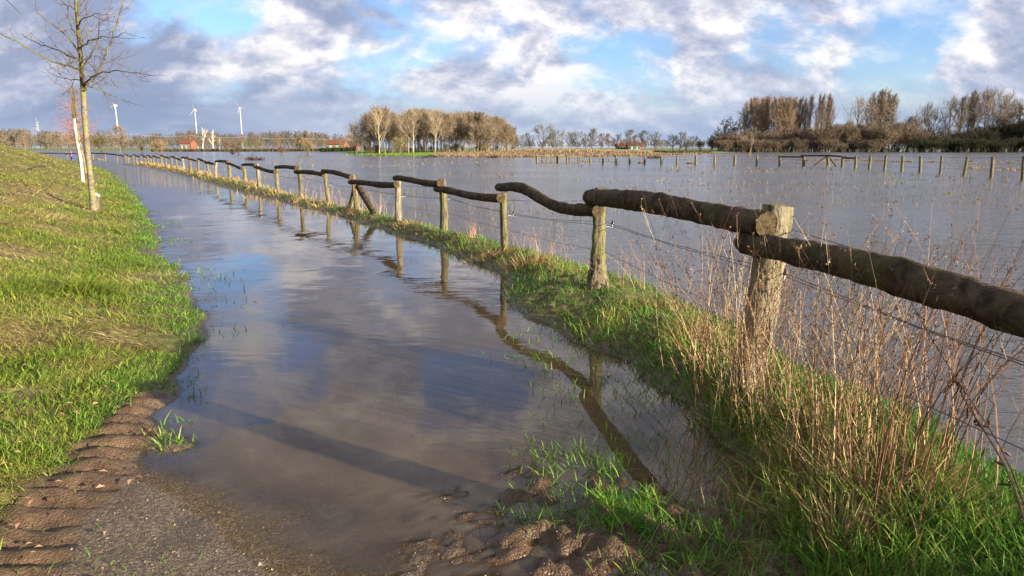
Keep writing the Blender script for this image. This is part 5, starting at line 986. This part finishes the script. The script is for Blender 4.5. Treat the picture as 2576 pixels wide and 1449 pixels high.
# --- farm buildings
M_ROOF = simple('red_roof_tiles', (.14, .045, .028), (.19, .07, .042), 3, .8, .3, (1, 1, 6)); M_BRICK = simple('brick', (.16, .07, .045), (.22, .10, .065), 5, .85, .2); M_PLAST = simple('white_plaster', (.45, .44, .40), (.52, .5, .46), 3, .8, .1); M_GLASSD = simple('dark_window', (.03, .035, .045), (.06, .06, .07), 3, .2, 0, spec=.6); M_GDOOR = simple('green_door_paint', (.12, .38, .28), (.18, .45, .33), 3, .6, .1)
def house(px0, px1, Y, ridge, eave, label, wallm=M_BRICK, roofm=M_ROOF, rz=0.0, doors=2, depth=9, nwin=3):
    x0 = (px0 - CX) / F * Y * .981; x1 = (px1 - CX) / F * Y * .981; L = x1 - x0; xc = (x0 + x1) / 2; zb_ = hz(xc, Y) - .1; zr = zpx(ridge, Y); ze = zpx(eave, Y); ze = max(ze, zb_ + (1.2 if nwin else .6)); zr = max(zr, ze + (.8 if nwin else .35)); Wd = depth
    h_ = empty('farm_building', (xc, Y + Wd / 2, zb_), rz); tag(h_, label, 'building'); he = ze - zb_; hr = zr - zb_; w2 = Wd / 2; l2 = L / 2
    V = [(-l2, -w2, 0), (l2, -w2, 0), (l2, w2, 0), (-l2, w2, 0), (-l2, -w2, he), (l2, -w2, he), (l2, w2, he), (-l2, w2, he), (-l2, 0, hr - .1), (l2, 0, hr - .1)]
    mk('wall', V, [(0, 1, 5, 4), (2, 3, 7, 6), (1, 2, 6, 5), (3, 0, 4, 7)], [(5, 6, 9), (7, 4, 8)], wallm, h_)
    m = MB()
    for s in (-1, 1):
        o_ = .5; a = np.array([(-l2 - .4, s * (w2 + o_), he - o_ * (hr - he) / w2), (l2 + .4, s * (w2 + o_), he - o_ * (hr - he) / w2), (l2 + .4, 0, hr), (-l2 - .4, 0, hr)]); b = a + [0, 0, .18]; V = np.concatenate([a, b]); m.add(V, [(0, 1, 2, 3), (4, 5, 6, 7), (0, 1, 5, 4), (1, 2, 6, 5), (2, 3, 7, 6), (3, 0, 4, 7)])
    rf = m.build('roof', roofm, h_); m = MB(); m.box((l2 * .3, .6, hr + .4), (.8, .8, 1.4)); ch = m.build('chimney', M_BRICK, rf)
    for j in range(doors): m = MB(); m.box((-l2 + L * (j + .6) / (doors + .6), -w2 - .03, min(he, 2.6) / 2), (L * .13, .08, min(he, 2.6))); m.build('door', M_GDOOR, h_)
    for j in range(nwin):
        m = MB(); m.box((-l2 + L * (j + .25) / nwin, -w2 - .03, he * .58), (1.0, .06, 1.1)); wn = m.build('window', M_PLAST, h_); m = MB(); m.box((-l2 + L * (j + .25) / nwin, -w2 - .08, he * .58), (.8, .04, .9)); m.build('pane', M_GLASSD, wn)
house(822, 866, 330, 352.5, 362, 'red roofed brick barn with green doors behind the dark hedge'); house(452, 480, 420, 350, 360, 'pinkish red roofed house left of the middle turbine'); house(1582, 1616, 300, 359.5, 366.5, 'long farmhouse with dull red roof behind the tree row', depth=8); house(1554, 1577, 310, 361.5, 367.5, 'lower red roofed wing left of the long farmhouse', depth=7)
house(752, 778, 420, 353, 362, 'brown red roof half hidden behind flooded trees', depth=8); house(884, 899, 330, 366, 369, 'low green doored shed at the right end of the red roofed barn', doors=1, depth=5, nwin=1)
# --- wind turbines
M_TURB = simple('white_turbine_paint', (.30, .31, .33), (.35, .35, .37), .5, .45, .02)
def turbine(px, Y, hub, bl, label):
    X = (px - CX) / F * Y * .98; g_ = zpx(hub, Y); t_ = empty('wind_turbine', (X, Y, 0)); tag(t_, label, 'wind turbine'); m = MB(); m.tube([[0, 0, -.5], [0, 0, g_ * .5], [0, 0, g_ - 1]], [1.6, 1.2, .8], 16); m.build('tower', M_TURB, t_, smooth=True)
    m = MB(); m.tube([[.6, 4.0, g_], [.3, 2, g_], [0, -2.2, g_], [0, -3.2, g_]], [1.2, 2.1, 2.0, 1.1], 12); m.build('nacelle', M_TURB, t_, smooth=True); m = MB(); m.tube([[0, -3.2, g_], [0, -4.0, g_], [0, -5.2, g_]], [1.3, 1.3, .4], 12); hb = m.build('hub', M_TURB, t_, smooth=True)
    for (dx, dy_) in bl:
        v = np.array([dx, 0, -dy_]) / F * Y * .82; L = np.linalg.norm(v); u = v / L; p = np.cross(u, [0, 1, 0]); n = 7; V = []; Q = []
        for k in range(n + 1):
            s_ = k / n; c = np.array([0, -3.6 - .8 * s_, g_]) + v * s_; ch = 1.4 * (1 - .8 * s_) * (.6 if k == 0 else 1); th_ = .38 * (1 - .75 * s_)
            for (a, b) in ((-.35, 0), (0, 1), (.65, 0), (0, -1)): V.append(c + p * ch * a + np.array([0, 1, 0]) * (th_ * b + ch * a * .35))
        for k in range(n):
            for j in range(4): a = k * 4 + j; b = k * 4 + (j + 1) % 4; Q.append((a, b, b + 4, a + 4))
        Q.append((n * 4, n * 4 + 1, n * 4 + 2, n * 4 + 3)); mk('blade', V, Q, None, M_TURB, t_)
turbine(300, 1100, 266, [(-2, -15), (-13, 5), (5, 14)], 'leftmost white wind turbine, just right of the nearest tree'); turbine(497, 1230, 277, [(-1, -17), (-13, 15), (11, 7)], 'middle white wind turbine with one blade straight up'); turbine(610, 1180, 273, [(-11, -23), (20, -3), (-5, 17)], 'rightmost white wind turbine with a blade pointing right')
# --- radio mast, power line, far post
X = (99 - CX) / F * 1500 * .98; mz = zpx(294, 1500); o = empty('radio_mast', (X, 1500, 0)); tag(o, 'thin grey radio mast with platforms on the left horizon', 'mast'); m = MB()
for s in ((-1, -1), (1, -1), (1, 1), (-1, 1)): m.tube([[s[0] * 3.0, s[1] * 3.0, 0], [s[0] * 1.2, s[1] * 1.2, mz * .8]], .55, 4)
for k in range(9): z_ = mz * .8 * k / 9; w_ = 3.0 - 1.8 * k / 9; m.tube([[-w_, -w_, z_], [w_, -w_, z_ + mz * .08]], .3, 4); m.tube([[w_, -w_, z_], [-w_, -w_, z_ + mz * .08]], .3, 4)
M_MAST = simple('mast_steel', (.16, .18, .22), (.2, .22, .26), 2, .5); m.build('tower', M_MAST, o); m = MB(); m.tube([[0, 0, mz * .78], [0, 0, mz]], .7, 6); m.build('antenna', M_MAST, o)
for z_ in (.55, .70, .8): m = MB(); m.tube([[0, 0, mz * z_], [0, 0, mz * z_ + 2.0]], 4.0, 10); m.build('platform', M_MAST, o)
pl = empty('power_line', (0, 0, 0)); tag(pl, 'thin pale power line on wooden poles crossing before the far woods on the left', 'power line'); Ypl = 420; px_ = [60, 200, 340, 480, 620, 760, 900]; tops_ = []
for x_ in px_:
    X = (x_ - CX) / F * Ypl * .98; zt = zpx(np.interp(x_, [60, 330, 900], [333, 338, 350]), Ypl); m = MB(); m.tube([[X, Ypl, 0], [X, Ypl, zt + .3]], [.14, .10], 6); m.build('pole', M_POST, pl); tops_.append((X, zt))
m = MB(); P_ = []
for (a, b) in zip(tops_[:-1], tops_[1:]):
    for t in np.linspace(0, 1, 6)[:-1]: P_.append([a[0] + (b[0] - a[0]) * t, Ypl - .2, a[1] + (b[1] - a[1]) * t - 3.0 * t * (1 - t)])
m.tube(P_, .035, 4); m.build('cable', simple('aluminium_cable', (.5, .5, .52), (.6, .6, .62), 1, .4, 0, spec=.5), pl)
# --- two small children on the path
def person(px, py, Hh, label, jc, tc, hc, face, seed):
    rg = np.random.default_rng(seed); g = G(px, py, .02); root = empty('person', (g[0], g[1], 0.0), face); tag(root, label, 'person'); s = Hh / 1.15
    V = [(0, 0, .56), (0, 0, .70), (0, 0, .84), (0, 0, .92), (0, -.01, 1.0), (0, -.01, 1.08), (.12, 0, .84), (.17, .02, .68), (.18, -.05, .53), (-.12, 0, .84), (-.17, .02, .68), (-.18, -.05, .53), (.07, 0, .50), (.08, -.02, .28), (.08, 0, .05), (.08, -.09, .03), (-.07, 0, .50), (-.08, .03, .28), (-.09, .07, .05), (-.09, -.02, .03)]
    E_ = [(0, 1), (1, 2), (2, 3), (3, 4), (4, 5), (2, 6), (6, 7), (7, 8), (2, 9), (9, 10), (10, 11), (0, 12), (12, 13), (13, 14), (14, 15), (0, 16), (16, 17), (17, 18), (18, 19)]
    rad_ = [.095, .10, .09, .045, .10, .085, .05, .042, .035, .05, .042, .035, .07, .055, .045, .04, .07, .055, .045, .04]
    def skin(nm, idx, grow_, mat, par):
        mp = {v: i for i, v in enumerate(idx)}; me = bpy.data.meshes.new(nm); me.from_pydata([tuple(np.array(V[v]) * s) for v in idx], [(mp[a], mp[b]) for a, b in E_ if a in mp and b in mp], []); me.materials.append(mat); o = bpy.data.objects.new(nm, me); C.objects.link(o); o.parent = par
        md = o.modifiers.new('skin', 'SKIN'); 
        lay_ = me.skin_vertices[0] if len(me.skin_vertices) else None
        if lay_:
            for i, v in enumerate(idx): lay_.data[i].radius = ((rad_[v] + grow_) * s,) * 2; lay_.data[i].use_root = (i == 0)
        o.modifiers.new('subsurf', 'SUBSURF').levels = 1; o.modifiers[-1].render_levels = 2; return o
    def addskin(o): pass
    skm = simple('skin_tone', (.55, .35, .26), (.6, .4, .3), 10, .6); b_ = skin('body', list(range(20)), 0.0, skm, root)
    skin('jacket', [0, 1, 2, 6, 7, 8, 9, 10, 11], .022, simple('jacket_cloth', tuple(np.array(jc) * .85), jc, 20, .7), root); skin('trousers', [0, 12, 13, 14, 16, 17, 18], .014, simple('trouser_cloth', tuple(np.array(tc) * .85), tc, 20, .7), root); skin('boots', [14, 15], .02, simple('boot_rubber', (.03, .03, .05), (.05, .05, .07), 20, .5), root); skin('boots', [18, 19], .02, bpy.data.materials['boot_rubber'], root)
    m = MB(); m.tube(np.array([[0, .01, .99], [0, .01, 1.04], [0, 0, 1.10], [0, 0, 1.15]]) * s, np.array([.115, .12, .10, .04]) * s, 12); m.build('hat', simple('hat_wool', tuple(np.array(hc) * .8), hc, 20, .8), root, smooth=True)
person(181, 403.5, 1.22, 'child in a purple jacket walking on the wet path beside the dike', (.16, .04, .32), (.05, .04, .14), (.35, .07, .25), 3.0, 1)
person(168, 401.5, 1.12, 'smaller child in a dark teal jacket and green trousers, left of the purple one', (.03, .11, .13), (.06, .45, .28), (.10, .14, .10), 2.6, 2)
